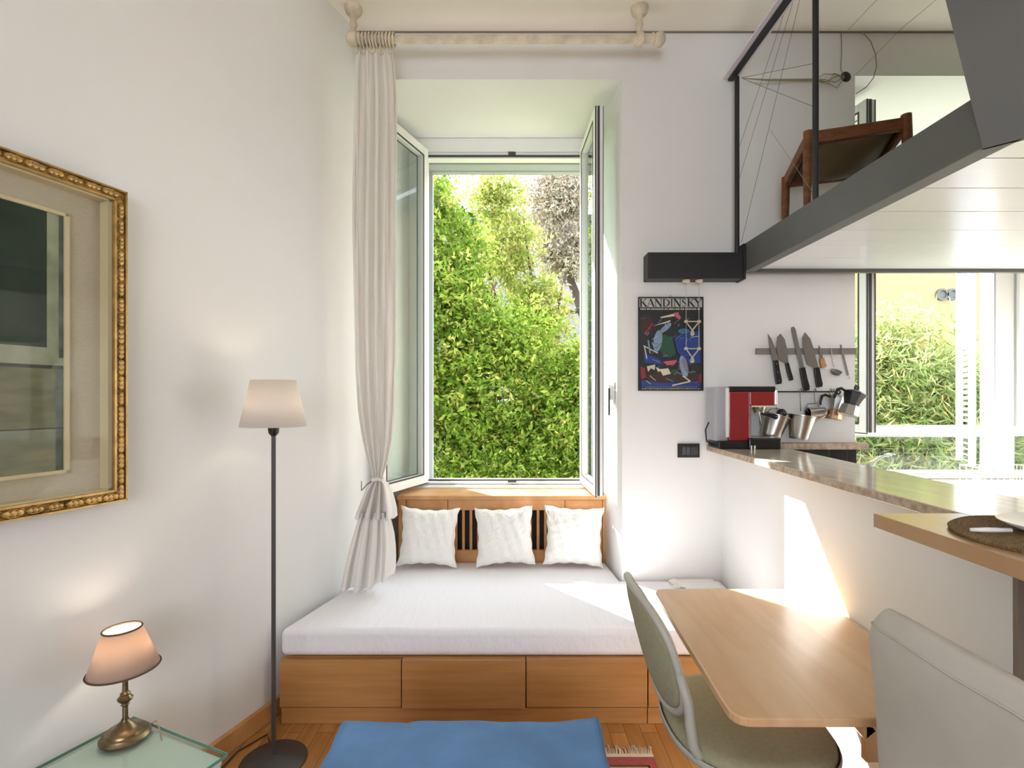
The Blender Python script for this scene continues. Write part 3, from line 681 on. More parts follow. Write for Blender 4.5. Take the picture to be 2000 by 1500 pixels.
# ------------------------------------------------------------------ blue ottoman
t = thing('ottoman', 'low blue velvet covered ottoman in front of the bed', 'ottoman', (-.12, 1.28, 0))
rows = []; nx, ny = 40, 34; ox0, ox1, oy0, oy1, oz = -.515, .262, .94, 1.600, .452
def ohz(x, y):
    u_ = (x-ox0)/(ox1-ox0); v_ = (y-oy0)/(oy1-oy0)
    z = oz+.004*math.sin(u_*9+v_*4)+.003*math.sin(v_*13-u_*5)
    z += .003*math.sin(u_*31+v_*17)*math.sin(v_*11+2)
    z += .006*math.exp(-((u_-1)**2+(v_-1)**2)/.004)+.004*math.exp(-(u_**2+(v_-1)**2)/.01)-.004*math.exp(-((u_-.35+(v_-.8)*.5)/.02)**2)*(v_ > .3)
    return z
top = [[(ox0+(ox1-ox0)*i/nx, oy0+(oy1-oy0)*j/ny, ohz(ox0+(ox1-ox0)*i/nx, oy0+(oy1-oy0)*j/ny)) for i in range(nx+1)] for j in range(ny+1)]
loop = [(ox0+(ox1-ox0)*i/nx, oy0) for i in range(nx)]+[(ox1, oy0+(oy1-oy0)*i/ny) for i in range(ny)]+[(ox1-(ox1-ox0)*i/nx, oy1) for i in range(nx)]+[(ox0, oy1-(oy1-oy0)*i/ny) for i in range(ny+1)]
side = []
for k, z in enumerate((None, .44, .38, .25, .12, .05)):
    r_ = []
    for i, (x, y) in enumerate(loop):
        o_ = .0 if z is None else .006+.004*math.sin(i*.45)+.02*(oz-z)*math.sin(i*.35+1)
        cx, cy = (ox0+ox1)/2, (oy0+oy1)/2
        r_.append((x+(o_ if x > cx else -o_), y+(o_ if y > cy else -o_), ohz(x, y) if z is None else z))
    side.append(r_)
obj('cover', MB().grid(top).grid(side[::-1]), M['blue'], t, smooth='auto', solid=.004)
obj('body', MB().box((ox0+.01, oy0+.01, .062), (ox1-.01, oy1-.01, .44)), M['blue'], t)
for x in (ox0+.05, ox1-.05):
    for y in (oy0+.05, oy1-.05): obj('foot', MB().lathe([(.018, 0), (.024, .05)], (x, y, .0105), n=16), M['bedv'], t)

# ------------------------------------------------------------------ rug
t = thing('rug', 'pink and beige woven rug with pale fringe on the floor by the ottoman', 'rug', (.1, 1.5, 0))
rx0, rx1, ry0, ry1 = -.30, .566, .9, 2.09
b = MB(); b.box((rx0, ry0, .001), (rx1, ry1, .009)); b.mi = 1; b.box((rx0+.03, ry0+.03, .009), (rx1-.03, ry1-.055, .0098))
b.mi = 2; b.box((rx0+.03, ry1-.062, .0098), (rx1-.03, ry1-.055, .0102)); b.box((rx1-.037, ry0+.03, .0098), (rx1-.03, ry1-.055, .0102))
for k in range(7):
    x = rx0+.1+k*.115
    b.bar((x-.03, ry1-.095, .0104), (x, ry1-.115, .0104), .008, .001); b.bar((x, ry1-.115, .0104), (x+.03, ry1-.095, .0104), .008, .001)
obj('pile', b, [M['rug'], M['rugbeige'], M['rugdark']], t)
b = MB(); R = random.Random(11)
for k in range(170):
    x = rx0+.005+k*(rx1-rx0-.01)/169; dx = .014*math.sin(k*.5)+R.uniform(-.008, .008)
    b.tube([(x, ry1-.002, .006), (x+dx*.5, ry1+.03, .010+.008*R.random()), (x+dx, ry1+.05+.025*R.random(), .004)], .0022, 4)
b.box((rx0, ry1-.006, .001), (rx1, ry1+.012, .010))
f = obj('fringe', b, M['fringe'], t); f['kind'] = 'stuff'

# ------------------------------------------------------------------ poster
Yp = 2.95; px0, px1, pz0, pz1 = .711, 1.076, 1.483, 2.010
t = thing('poster', 'dark framed exhibition poster on the wall beside the window niche', 'poster', (.89, Yp, pz0))
b = MB(); ring(b, px0, px1, pz0, pz1, .005, Yp-.016, Yp-.001); b.tube([(.885, Yp-.008, pz1), (.893, Yp-.008, pz1+.012), (.901, Yp-.008, pz1)], .0012, 5); obj('frame', b, M['blackp'], t)
pc = {'bg': '#22262b', 'strip': '#b9bab6', 'ink': '#101014', 'blue': '#20408a', 'lb': '#7f9ab8', 'green': '#24503a', 'pink': '#c0566a', 'red': '#8a2130', 'cream': '#cfc9b0', 'brown': '#3a2823', 'teal': '#2f6d8f', 'grey': '#7f7f90'}
keys = list(pc); b = MB(); Wp, Hp = px1-px0, pz1-pz0; layer = [0]
def pol(k, pts, step=True):
    if step: layer[0] += 1
    b.mi = keys.index(k); y = Yp-.008-.00006*layer[0]
    b.face([(px0+u_*Wp, y, pz1-v_*Hp) for u_, v_ in pts][::-1])
def ell(k, cx, cy, rx, ry, rot=0, n=20):
    pol(k, [(cx+rx*math.cos(a)*math.cos(rot)-ry*math.sin(a)*math.sin(rot), cy+(rx*math.cos(a)*math.sin(rot)+ry*math.sin(a)*math.cos(rot))) for a in [-i*2*PI/n for i in range(n)]])
def line(k, x0_, y0_, x1_, y1_, w_):
    dx, dy = x1_-x0_, (y1_-y0_)*Hp/Wp; L_ = math.hypot(dx, dy); nx_, ny_ = -dy/L_*w_/2, dx/L_*w_/2*Wp/Hp
    pol(k, [(x0_+nx_, y0_+ny_), (x0_-nx_, y0_-ny_), (x1_-nx_, y1_-ny_), (x1_+nx_, y1_+ny_)])
pol('bg', [(0, 0), (1, 0), (1, 1), (0, 1)]); pol('strip', [(.01, .012), (.99, .012), (.99, .108), (.01, .108)])
def glyph(ch, x, w_, y0_=.018, y1_=.102):
    h_ = y1_-y0_; T = w_*.20; t_ = w_*.07; X = lambda a: x+a*w_; Yq = lambda a: y1_-a*h_
    def st(a0, b0, a1, b1, th): line('ink', X(a0), Yq(b0), X(a1), Yq(b1), th)
    def serif(a, bb): st(a-.17, bb, a+.17, bb, .006)
    if ch == 'K': st(.2, 0, .2, 1, T); st(.2, .38, .85, 1, t_); st(.42, .58, .92, 0, T); serif(.2, .98); serif(.2, .02); serif(.83, .98); serif(.88, .02)
    if ch == 'A': st(.08, 0, .48, 1, t_); st(.46, 1, .9, 0, T); st(.25, .35, .72, .35, t_*.8); serif(.1, .02); serif(.9, .02)
    if ch == 'N': st(.15, 0, .15, 1, t_); st(.15, 1, .85, 0, T); st(.85, 0, .85, 1, t_); serif(.1, .98); serif(.15, .02); serif(.85, .98)
    if ch == 'D': 
        st(.2, 0, .2, 1, T); P_ = [(.2+.7*math.sin(a), .5+.48*math.cos(a)) for a in [i*PI/10 for i in range(11)]]
        for i in range(10): st(*P_[i], *P_[i+1], T if 3 <= i <= 6 else T*.6 if 2 <= i <= 7 else t_)
    if ch == 'I': st(.5, 0, .5, 1, T*1.1 if w_ > .06 else T*1.7); serif(.5, .98); serif(.5, .02)
    if ch == 'S':
        P_ = [(.82, .80), (.66, .96), (.40, .96), (.2, .82), (.24, .64), (.52, .5), (.8, .36), (.84, .18), (.62, .03), (.34, .03), (.14, .2)]
        for i in range(10): st(*P_[i], *P_[i+1], T if 3 <= i <= 6 else t_*1.3)
    if ch == 'Y': st(.05, 1, .5, .48, T); st(.95, 1, .5, .48, t_); st(.5, .52, .5, 0, T); serif(.08, .98); serif(.9, .98); serif(.5, .02)
cx = .02; ws = {'I': .055, 'K': .118, 'A': .118, 'N': .125, 'D': .118, 'S': .09, 'Y': .12}
word = 'KANDINSKY'; sc = .965/sum(ws[q] for q in word)
for q in word: glyph(q, cx, ws[q]*sc); cx += ws[q]*sc
R = random.Random(4); x = .03
while x < .95:
    w_ = R.uniform(.012, .03); pol('cream', [(x, .122), (x+w_, .122), (x+w_, .136), (x, .136)], False); x += w_+R.choice([.006, .006, .016])
ell('brown', .12, .30, .10, .12); ell('brown', .55, .86, .42, .08); pol('blue', [(.55, .42), (.95, .36), (.96, .70), (.75, .72), (.6, .58)])
pol('blue', [(.08, .60), (.32, .66), (.40, .72), (.10, .70)]); pol('blue', [(.05, .88), (.35, .92), (.95, .90), (.95, .965), (.05, .965)]); pol('green', [(.36, .40), (.52, .42), (.58, .60), (.48, .65), (.34, .58)])
ell('lb', .30, .47, .065, .12, .25); ell('lb', .42, .33, .10, .03, -.5); ell('lb', .70, .74, .06, .12, -.35); ell('grey', .72, .72, .035, .09, -.35)
pol('cream', [(.33, .215), (.62, .165), (.60, .20), (.36, .225)]); pol('cream', [(.22, .31), (.50, .245), (.48, .27)]); pol('pink', [(.38, .69), (.60, .67), (.56, .72), (.44, .73)])
pol('red', [(.03, .74), (.10, .76), (.12, .86), (.04, .88)]); pol('red', [(.93, .84), (.97, .80), (.97, .92), (.93, .90)]); ell('teal', .70, .365, .09, .028)
pol('cream', [(.13, .74), (.26, .72), (.25, .78), (.19, .76), (.15, .80)]); pol('cream', [(.27, .75), (.34, .77), (.46, .76), (.50, .82), (.38, .84), (.34, .79), (.30, .80)])
pol('green', [(.50, .78), (.60, .77), (.60, .82), (.50, .82)]); ell('pink', .60, .20, .06, .025, .5); line('cream', .08, .52, .30, .60, .016); line('cream', .09, .52, .13, .66, .016)
line('cream', .52, .945, .80, .90, .02); line('cream', .80, .90, .68, .84, .02); line('lb', .15, .46, .18, .60, .02); line('red', .10, .40, .22, .28, .03)
for k in range(60):
    a = R.uniform(.1, .9); c_ = R.uniform(.2, .93); line(R.choice(['cream', 'brown', 'lb', 'red', 'grey']), a, c_, a+R.uniform(-.12, .12), c_+R.uniform(-.06, .06), R.uniform(.003, .009))
line('cream', .10, .962, .9, .962, .003); x = .05
while x < .95:
    w_ = R.uniform(.006, .02); pol('cream', [(x, .976), (x+w_, .976), (x+w_, .984), (x, .984)], False); x += w_+R.choice([.004, .012])
obj('print', b, [mat('poster_'+k, v, .45, var=.12, vscale=30) for k, v in pc.items()], t)

# light switch plate
t = thing('light_switch', 'black wall switch plate below the poster', 'switch', (.996, 2.95, 1.105))
obj('plate', MB().box((.934, 2.941, 1.106), (1.058, 2.9505, 1.185)), M['blackp'], t, bevel=.003)
for x in (.957, .981): obj('rocker', MB().box((x, 2.936, 1.122), (x+.021, 2.941, 1.168)), mat('graphite_plastic', '#4a4a4e', .4), t, bevel=.002)
obj('socket', MB().box((1.005, 2.937, 1.122), (1.046, 2.941, 1.168)), mat('graphite_plastic_b', '#3a3a3e', .4), t, bevel=.002)

# ------------------------------------------------------------------ loft
LZ = 2.138
t = thing('loft_platform', 'loft floor with white board underside over the kitchen', 'loft', (2.9, 1.6, LZ))
b = MB(); y = 2.862
while y > .8:
    xa = 1.345+max(0, 1.45-y); xb = 1.345+max(0, 1.45-(y-.217)); b.prism([(xa, y), (4.6, y), (4.6, y-.217), (xb, y-.217)], LZ+.012, LZ+.035); y -= .22
obj('ceiling_boards', b, M['whiteboards'], t, bevel=.0015)
obj('deck', MB().prism([(1.35, 1.44), (2.2, .59), (4.6, .59), (4.6, 2.862), (1.335, 2.862)], LZ+.037, LZ+.147), M['mgrey'], t)
obj('edge_profile', MB().box((1.30, 2.863, LZ-.006), (4.6, 2.89, LZ+.15)), M['dgrey'], t)
t = thing('steel_beam', 'long dark grey steel beam along the loft edge', 'beam', (1.3, 2.2, LZ))
def bx(Y): return 1.278+.0185*(2.9-Y)
b = MB().prism([(bx(2.9), 2.9), (bx(2.9)+.052, 2.9), (bx(1.4)+.058, 1.395), (bx(1.457), 1.457)], LZ, LZ+.151)
obj('web', b, M['dgrey'], t)
obj('bottom_flange', MB().prism([(bx(2.9), 2.9), (bx(2.9)+.052, 2.9), (bx(1.4)+.060, 1.393), (bx(1.457), 1.457)], LZ-.004, LZ), M['mgrey'], t)
t = thing('wall_bracket_beam', 'short black box beam fixed on the wall above the poster', 'beam', (1.02, 2.9, 2.1))
obj('casing', MB().box((.742, 2.852, 2.095), (1.262, 2.949, 2.238)), M['black'], t, bevel=.002)
obj('end_cap', MB().box((1.263, 2.85, 2.092), (1.277, 2.949, 2.285)), M['black'], t)
A_ = Vector((bx(1.457)+.002, 1.450, 0)); uu = Vector((1, -1, 0)).normalized(); nn_ = Vector((1, 1, 0)).normalized()
b = MB().plate([(0, LZ-.004), (.9, LZ-.004), (.9, CE-.004), (-.17, CE-.004), (-.085, 2.62)], A_, uu, Zv, nn_, .012)
tag(obj('steel_plate', b, M['mgrey']), 'wide slanted grey steel plate at the near end of the loft beam', 'panel')
# railing posts and handrail
for (x, Y, z1_, lab) in ((1.243, 2.885, 3.215, 'black steel post where the loft rail meets the window wall'), (1.302, 2.24, CE, 'black steel post standing in front of the loft stool')):
    o = obj('railing_post', MB().lathe([(.0125, 2.286 if Y < 2.5 else 2.24), (.0125, z1_)], (x, Y, 0), n=16), M['black'], smooth='auto'); tag(o, lab, 'post', 'loft railing posts')
t = thing('handrail', 'white channel handrail with a black bar above the loft edge', 'handrail', (1.24, 2.2, 3.22))
ra, rb_ = Vector((1.235, 2.94, 3.232)), Vector((1.255, 1.62, 3.232))
obj('black_bar', MB().bar(ra+Vector((-.004, 0, 0)), rb_+Vector((-.004, 0, 0)), .032, .012), M['black'], t)
obj('white_channel', MB().bar(ra+Vector((-.006, 0, .012)), rb_+Vector((-.006, 0, .012)), .078, .010), mat('lilac_white_paint', '#dcd5de', .5), t)
# tension wires
def wire(label, pts, r=.0011, m='wire', name='tension_wire', cat='wire', grp='thin wires above the loft'):
    o = obj(name, MB().tube(pts, r, 5), M[m]); tag(o, label, cat, grp); return o
topc = Vector((1.46, 2.62, CE))
wire('taut wire from the ceiling to the foot of the corner post', [topc, at(1448, 474, 2.87)])
wire('taut wire from the ceiling to halfway down the corner post', [topc+Vector((-.02, .02, 0)), at(1443, 352, 2.87)])
wire('highest taut wire from the ceiling to the corner post', [topc+Vector((-.035, .05, 0)), at(1444, 288, 2.87)])
wire('wire rising from the rail end to the near post', [at(1448, 152, 2.885), (1.312, 2.25, 1.44+658/F*2.24)])
wire('wire falling from the rail end to the near post', [at(1452, 154, 2.885), (1.312, 2.25, 1.44+570/F*2.24)])
wire('pale thin wire crossing in front of the stool', [at(1503, 252, 2.6), at(1589, 378, 2.24)], .0009, 'cable')
wire('long wire sloping up to the ceiling right of the near post', [at(1655, 60, 2.90), at(1712, 0, 2.68)], .0012, 'cable')
wire('long wire sloping up from the wall hole to the ceiling at right', [at(1672, 146, 2.93), at(1758, 58, 2.92), at(1828, 0, 2.69)], .0012, 'cable')
t = thing('cable_bundle', 'tangle of cables at a hole in the wall under the ceiling', 'cables', tuple(at(1648, 152, 2.94)))
obj('hole', MB().lathe([(.03, 0), (.022, .006), (.012, .008)], at(1652, 150, 2.951), (0, -1, 0), 14), M['black'], t)
for k in range(6):
    R = random.Random(k); z = 150+k*2.2
    obj('cable', MB().tube([at(1449, 153, 2.88), at(1500, 155+k*.6, 2.90), at(1590, 156+k*.8-2, 2.935), at(1612+R.uniform(-6, 6), 150+R.uniform(-8, 16), 2.93), at(1632+R.uniform(-4, 4), 152+R.uniform(-12, 22), 2.92), at(1650, 150, 2.945)], .0022, 5), M['cable'], t, smooth=True)
obj('cable', MB().tube([at(1643, 61, 2.945), at(1644, 100, 2.945), at(1642, 135, 2.94), at(1648, 148, 2.94)], .0022, 5), M['cable'], t, smooth=True)
q = [at(1683, 61, 2.94), at(1700, 80, 2.93), at(1710, 105, 2.925), at(1712, 130, 2.925), at(1706, 152, 2.925), at(1692, 170, 2.925), at(1672, 183, 2.945)]
tag(obj('curved_cable', MB().tube(q, .0028, 6), M['cable'], smooth=True), 'beige cable curving from the ceiling to the kitchen niche edge', 'cable')
# low voltage pendant
t = thing('pendant_spotlights', 'twin wire pendant with small spotlights hanging before the poster', 'pendant lamp', tuple(at(1352, 547, 2.88)))
c1, c2 = at(1340, 547, 2.88), at(1365, 547, 2.88)
for c_ in (c1, c2):
    obj('ceiling_cup', MB().lathe([(.02, 0), (.02, .01), (.008, .016)], c_+Vector((0, 0, .0)), (0, 0, -1), 16), M['cream'], t)
    obj('wire', MB().tube([c_, Vector((c_.x, 2.88, at(0, 681, 2.88).z))], .0013, 5), M['chrome'], t)
for yy in (628, 681):
    b = MB(); l_, r_ = at(1340, yy, 2.88), at(1365, yy, 2.88); m_ = at(1352, yy+17, 2.87)
    b.bar(l_-Vector((.012, 0, 0)), r_+Vector((.012, 0, 0)), .006, .006)
    for q_ in (l_, r_): b.lathe([(.008, -.008), (.011, 0), (.008, .008)], q_, n=10); b.bar(q_+Vector((.006 if q_ is l_ else -.006, 0, -.01)), m_, .006, .006)
    b.lathe([(.006, 0), (.010, .01), (.012, .022), (.006, .03)], m_, (0, 0, -1), 12)
    obj('lamp_holder', b, mat('ivory_metal', '#b5af9e', .4), t, smooth='auto')

# stool on the loft
t = thing('stool', 'brown wooden stool with a sagging hide seat on the loft', 'stool', (1.62, 2.6, 2.29))
A1, A2, A3, A4 = Vector((1.418, 2.50, 2.705)), Vector((1.80, 2.385, 2.715)), Vector((1.87, 2.72, 2.64)), Vector((1.487, 2.835, 2.635))
for (p_, tz) in ((A1, .012), (A2, .02), (A3, .0), (A4, .004)):
    g_ = Vector((p_.x+(.02 if p_ in (A2, A3) else -.006), p_.y, 2.286))
    obj('leg', MB().tube([g_, (g_*.4+p_*.6), p_+Vector((0, 0, tz))], [.014, .021, .022], 14), M['chairwood'], t, smooth='auto')
for (p_, q_) in ((A1, A2), (A2, A3), (A3, A4), (A4, A1)):
    obj('rail', MB().bar(p_+Vector((0, 0, -.022)), q_+Vector((0, 0, -.022)), .026, .058), M['chairwood'], t, bevel=.006)
rows = []
for i in range(13):
    u_ = i/12; r_ = []
    for j in range(13):
        v_ = j/12; pnt = (A1*(1-u_)+A2*u_)*(1-v_)+(A4*(1-u_)+A3*u_)*v_; r_.append(pnt+Vector((0, 0, -.015-.085*math.sin(PI*u_)**.8*(.35+.65*math.sin(PI*v_)))))
    rows.append(r_)
obj('seat', MB().grid(rows), M['hide'], t, smooth=True, solid=.004)

# ------------------------------------------------------------------ counter, bar board
def cl_(Y): return 1.099-.033*(2.95-Y)
def cr_(Y): return 1.48-.084*(2.95-Y)
t = thing('kitchen_counter', 'long travertine bar top on the low kitchen wall', 'counter', (1.2, 1.8, 1.144))
b = MB(); b.prism([(cl_(2.945), 2.948), (cl_(.3), .3), (cr_(.3), .3), (cr_(2.945), 2.948)], 1.146, 1.174)
obj('slab', b, M['travertine'], t, bevel=.002)
b = MB().prism([(cl_(2.945)-.0008, 2.947), (cl_(.3)-.0008, .3), (cl_(.3)+.002, .3), (cl_(2.945)+.002, 2.947)], 1.148, 1.171); obj('front_edge', b, M['trave'], t)
obj('support_panel', MB().box((1.17, .32, 0), (1.25, 1.155, 1.145)), M['taupe'], t)
o = obj('bar_board', MB().prism([(.835, 1.207), (.822, .3), (cl_(.3)-.003, .3), (cl_(1.207)-.003, 1.207)], 1.143, 1.1745), M['barwood'], bevel=.0015)
tag(o, 'wooden breakfast board sticking out from the stone bar top', 'shelf')
o = obj('stone_ledge', MB().box((1.46, 2.875, 1.158), (1.965, 2.95, 1.192)), M['trave'], bevel=.002); tag(o, 'stone ledge along the window wall above dark tiles', 'ledge')
b = MB(); x = 1.485
while x < 1.93:
    b.box((x, 2.935, .90), (min(x+.098, 1.937), 2.9505, 1.157)); x += .1005
o = obj('tile_splashback', b, M['tile'], bevel=.002); tag(o, 'dark square tiles under the stone ledge', 'tiles')
# kitchen worktop and base cabinet
t = thing('kitchen_worktop', 'bright worktop below the kitchen window', 'worktop', (3, 3, 0))
obj('worktop', MB().prism([(1.42, 2.33), (4.58, 2.33), (4.58, 3.56), (1.995, 3.56), (1.945, 2.93), (1.42, 2.93)], .86, .89), mat('white_worktop', '#e6e2da', .25), t, bevel=.003)
obj('cabinet', MB().prism([(1.45, 2.37), (4.58, 2.37), (4.58, 3.54), (2.0, 3.54), (1.95, 2.92), (1.45, 2.92)], 0, .859), M['white'], t)
for k in range(5): obj('door', MB().box((1.46+k*.62, 2.352, .1), (2.06+k*.62, 2.369, .85)), M['white'], t, bevel=.002)
t = thing('faucet', 'curved steel tap by the kitchen window', 'tap', (2.35, 3.35, .89))
fp = [at(1700, 912, 3.35), at(1708, 902, 3.35), at(1722, 892, 3.35), at(1737, 888, 3.35), at(1745, 889, 3.35)]
obj('spout', MB().tube([(fp[0].x, 3.35, .891), fp[0], *fp[1:]], .008, 10), M['greyframe'], t, smooth=True)
obj('nozzle', MB().bar(fp[-1], fp[-1]+Vector((.012, 0, -.012)), .022, .022), M['dgrey'], t)
obj('foot', MB().lathe([(.022, 0), (.022, .02), (.012, .03)], (fp[0].x, 3.35, .8905), n=16), M['greyframe'], t)
t = thing('dish_rack', 'white wire dish rack on the kitchen worktop', 'dish rack', (3.35, 3.05, .89))
b = MB()
for z in (.895, .95, 1.02):
    b.tube([(2.83, 2.95, z), (3.75, 2.95, z), (3.75, 3.3, z), (2.83, 3.3, z)], .003, 6, True)
for k in range(24):
    x = 2.83+k*.04; b.tube([(x, 2.95, .895), (x, 2.95, 1.02)], .002, 5); b.tube([(x, 3.3, .895), (x, 3.3, 1.02)], .002, 5); b.tube([(x, 2.95, .895), (x, 3.3, .895)], .002, 5)
obj('basket', b, M['china'], t)
o = obj('chopping_board', MB().prism([(2.48, 2.72), (3.2, 2.62), (3.2, 2.86), (2.52, 2.90)], .8905, .905), M['tabletop'], bevel=.003); tag(o, 'thin wooden board lying on the kitchen worktop', 'chopping board')

# placemat, plate, knife
o = obj('placemat', MB().lathe([(.172, 0), (.174, .006)]+[(.168-i*.003, .0105+.0018*math.sin(i*2.1)) for i in range(54)]+[(.0, .009)], (1.03, .965, 1.1752), n=64), M['straw'], smooth='auto')
tag(o, 'round woven straw placemat on the breakfast board', 'placemat')
o = obj('plate', MB().lathe([(.055, .0), (.085, .010), (.100, .018), (.102, .021), (.098, .021), (.078, .012), (.0, .008)], (1.022, .955, 1.1885), n=48), M['china'], smooth='auto'); tag(o, 'white china plate on the straw placemat', 'plate')
k = Vector((.862, .982, 1.193)); e_ = Vector((.924, .966, 1.196))
t = thing('table_knife', 'white handled knife lying on the placemat beside the plate', 'knife', tuple(k))
obj('handle', MB().tube([k, k*.6+e_*.4, e_], [.0035, .0048, .004], 8), M['china'], t, smooth=True)

# ------------------------------------------------------------------ folding wall table
t = thing('wall_table', 'birch fold-down table fixed to the low kitchen wall', 'table', (.85, 1.62, 0))
TZ = .70; Lf, Ln = (.549, 2.03), (.512, 1.207); Rf, Rn = (hw(2.03)-.004, 2.03), (hw(1.207)-.004, 1.207)
def rc(p, a, c, r):   # rounded corner at p between a and c
    p, a, c = Vector(p), Vector(a), Vector(c); da = (a-p).normalized()*r; dc = (c-p).normalized()*r
    return [tuple(p+da*(1-s)**2+dc*s**2) for s in (0, .2, .4, .6, .8, 1)]
poly = rc(Lf, Rf, Ln, .05)+rc(Ln, Lf, Rn, .05)+[Rn, Rf]
obj('table_top', MB().prism(poly, TZ-.022, TZ), M['tabletop'], t, bevel=.004, seg=3)
Yb = 1.56; Xw = hw(Yb)
obj('wall_rail', MB().box((Xw-.032, Yb-.055, .34), (Xw-.002, Yb+.055, .677)), M['tabletop'], t, bevel=.002)
b = MB().box((Xw-.085, Yb-.012, .36), (Xw-.036, Yb+.012, .675)); b.bar((Xw-.25, Yb, .655), (Xw-.07, Yb, .44), .024, .042); b.box((Xw-.30, Yb-.012, .645), (Xw-.085, Yb+.012, .677))
obj('swing_bracket', b, M['tabletop'], t, bevel=.002)
obj('hinge', MB().lathe([(.006, 0), (.006, .06)], (Xw-.034, Yb-.02, .50), n=10), M['black'], t)

# ------------------------------------------------------------------ olive swivel chair
t = thing('swivel_chair', 'olive upholstered swivel chair with grey plastic rim at the wall table', 'chair', (.70, 1.63, 0))
cy, cz, hwid, hh = 1.69, .665, .215, .178
def bxx(z, y): return .475-.27*(z-.5)-.55*(y-cy)**2*-1*0-.0+.9*((y-cy)**2)
def sup(a, e): c_, s_ = math.cos(a), math.sin(a); return math.copysign(abs(c_)**e, c_), math.copysign(abs(s_)**e, s_)
fr1, fr2 = [], []; n = 40
rows = []
for k in range(11):
    rr = k/10; r1 = []
    for i in range(n+1):
        c_, s_ = sup(2*PI*i/n, .75); y = cy+hwid*.95*c_*rr; z = cz+hh*.95*s_*rr
        r1.append((bxx(z, y)+.012+.044*(1-rr**4), y, z))
    rows.append(r1)
rows2 = []
for k in range(11):
    rr = 1-k/10; r1 = []
    for i in range(n+1):
        c_, s_ = sup(2*PI*i/n, .75); y = cy+hwid*.95*c_*rr; z = cz+hh*.95*s_*rr
        r1.append((bxx(z, y)-.006-.012*(1-rr**4), y, z))
    rows2.append(r1)
obj('backrest', MB().grid(rows+rows2), M['olive'], t, smooth=True)
rim = []
for i in range(n):
    c_, s_ = sup(2*PI*i/n, .75); y = cy+hwid*c_; z = cz+hh*s_; rim.append((bxx(z, y), y, z))
obj('back_rim', MB().tube(rim, .012, 10, True), M['shell'], t, smooth=True)
for sgn in (-1, 1):
    y = cy+sgn*hwid
    pth = [(bxx(.66, y), y, .66), (bxx(.58, y)+.002, y+sgn*.004, .58), (.50, y+sgn*.012, .52), (.505, y+sgn*.02, .47), (.53, y+sgn*.012, .425), (.60, y-sgn*.005, .405), (.70, cy+sgn*.16, .402)]
    obj('side_arm', MB().tube(pth, [.012, .014, .015, .015, .015, .014, .010], 10), M['shell'], t, smooth=True)
def disc(cx, cy_, rx, ry, prof, e=.8, n=48):
    mb = MB(); rows = []
    for (r_, z) in prof:
        rows.append([(cx+rx*r_*sup(2*PI*i/n, e)[0], cy_+ry*r_*sup(2*PI*i/n, e)[1], z) for i in range(n+1)])
    return mb.grid(rows)
obj('seat', disc(.715, 1.62, .232, .25, [(.0, .462), (.5, .462), (.85, .466), (.95, .462), (.99, .452), (1.0, .438), (.99, .424)]), M['olive'], t, smooth=True)
obj('seat_shell', disc(.715, 1.62, .238, .256, [(1.0, .44), (1.015, .434), (1.01, .42), (.9, .40), (.5, .39), (0, .39)]), M['shell'], t, smooth=True)
obj('column', MB().lathe([(.025, .08), (.025, .25), (.015, .25), (.015, .39)], (.715, 1.62, 0), n=20), M['chrome'], t, smooth='auto')
for k in range(5):
    a = 2*PI*k/5+.3; e_ = Vector((.73+.135*math.cos(a), 1.62+.135*math.sin(a), .055))
    obj('foot_spoke', MB().bar((.715, 1.62, .095), e_, .035, .02), M['shell'], t, bevel=.003)
    obj('castor', MB().lathe([(.02, -.012), (.026, -.006), (.026, .006), (.02, .012)], e_+Vector((0, 0, -.028)), (math.sin(a), -math.cos(a), 0), 16), M['blackp'], t)

# ------------------------------------------------------------------ slipcovered chair
t = thing('slipcover_chair', 'dining chair in a loose grey fabric cover at the lower right', 'chair', (1.0, .9, 0))
rows = []; ya, yb2 = 1.125, .655
pathn = 60; levels = [.10, .25, .40, .55, .70, .80, .88, .93, .96, .980, .992, .998]
for z in levels:
    r_ = []; lean = -.045*(z-.5)*1.1; k_ = max(0, (z-.93)/.07)
    th = .032*(1-k_**2*.75); yy0 = ya-.035*k_**2; yy1 = yb2+.035*k_**2
    for i in range(pathn+1):
        a = 2*PI*i/pathn; c_, s_ = sup(a, .35)
        x = .812+lean+th*c_; y = (yy0+yy1)/2+(yy0-yy1)/2*s_
        x += .003*math.sin(y*30+z*9)+.0025*math.sin(z*25+y*12)-.020*math.cos((y-(ya+yb2)/2)*5)*(z > .3)+.01
        r_.append((x, y, z+.006*math.cos((y-(ya+yb2)/2)*6)*(z > .9)))
    rows.append(r_)
z = levels[-1]; rows.append([(sum(p[0] for p in rows[-1])/len(rows[-1])*.6+p[0]*.4, p[1]*.97+.03*(ya+yb2)/2, p[2]+.003) for p in rows[-1]])
rows.append([(sum(p[0] for p in rows[-2])/len(rows[-2]), p[1]*.9+.1*(ya+yb2)/2, p[2]+.001) for p in rows[-1]])
bk = obj('back_cover', MB().grid(rows), M['slip'], t, smooth=True)
seam = [(p[0]-.001, p[1], p[2]) for p in rows[8]]
obj('seam', MB().tube(seam[:-1], .0022, 5, True), M['slip'], bk, smooth=True)
obj('seat_cover', MB().box((.835, .665, .30), (1.155, 1.115, .47)), M['slip'], t, bevel=.02, seg=3)
obj('skirt', MB().box((.835, .672, .12), (1.15, 1.108, .30)), M['slip'], t, bevel=.008)
for x in (.80, 1.12):
    for y in (.70, 1.08): obj('leg', MB().box((x, y-.018, 0), (x+.03, y+.018, .13)), M['chairwood'], t)

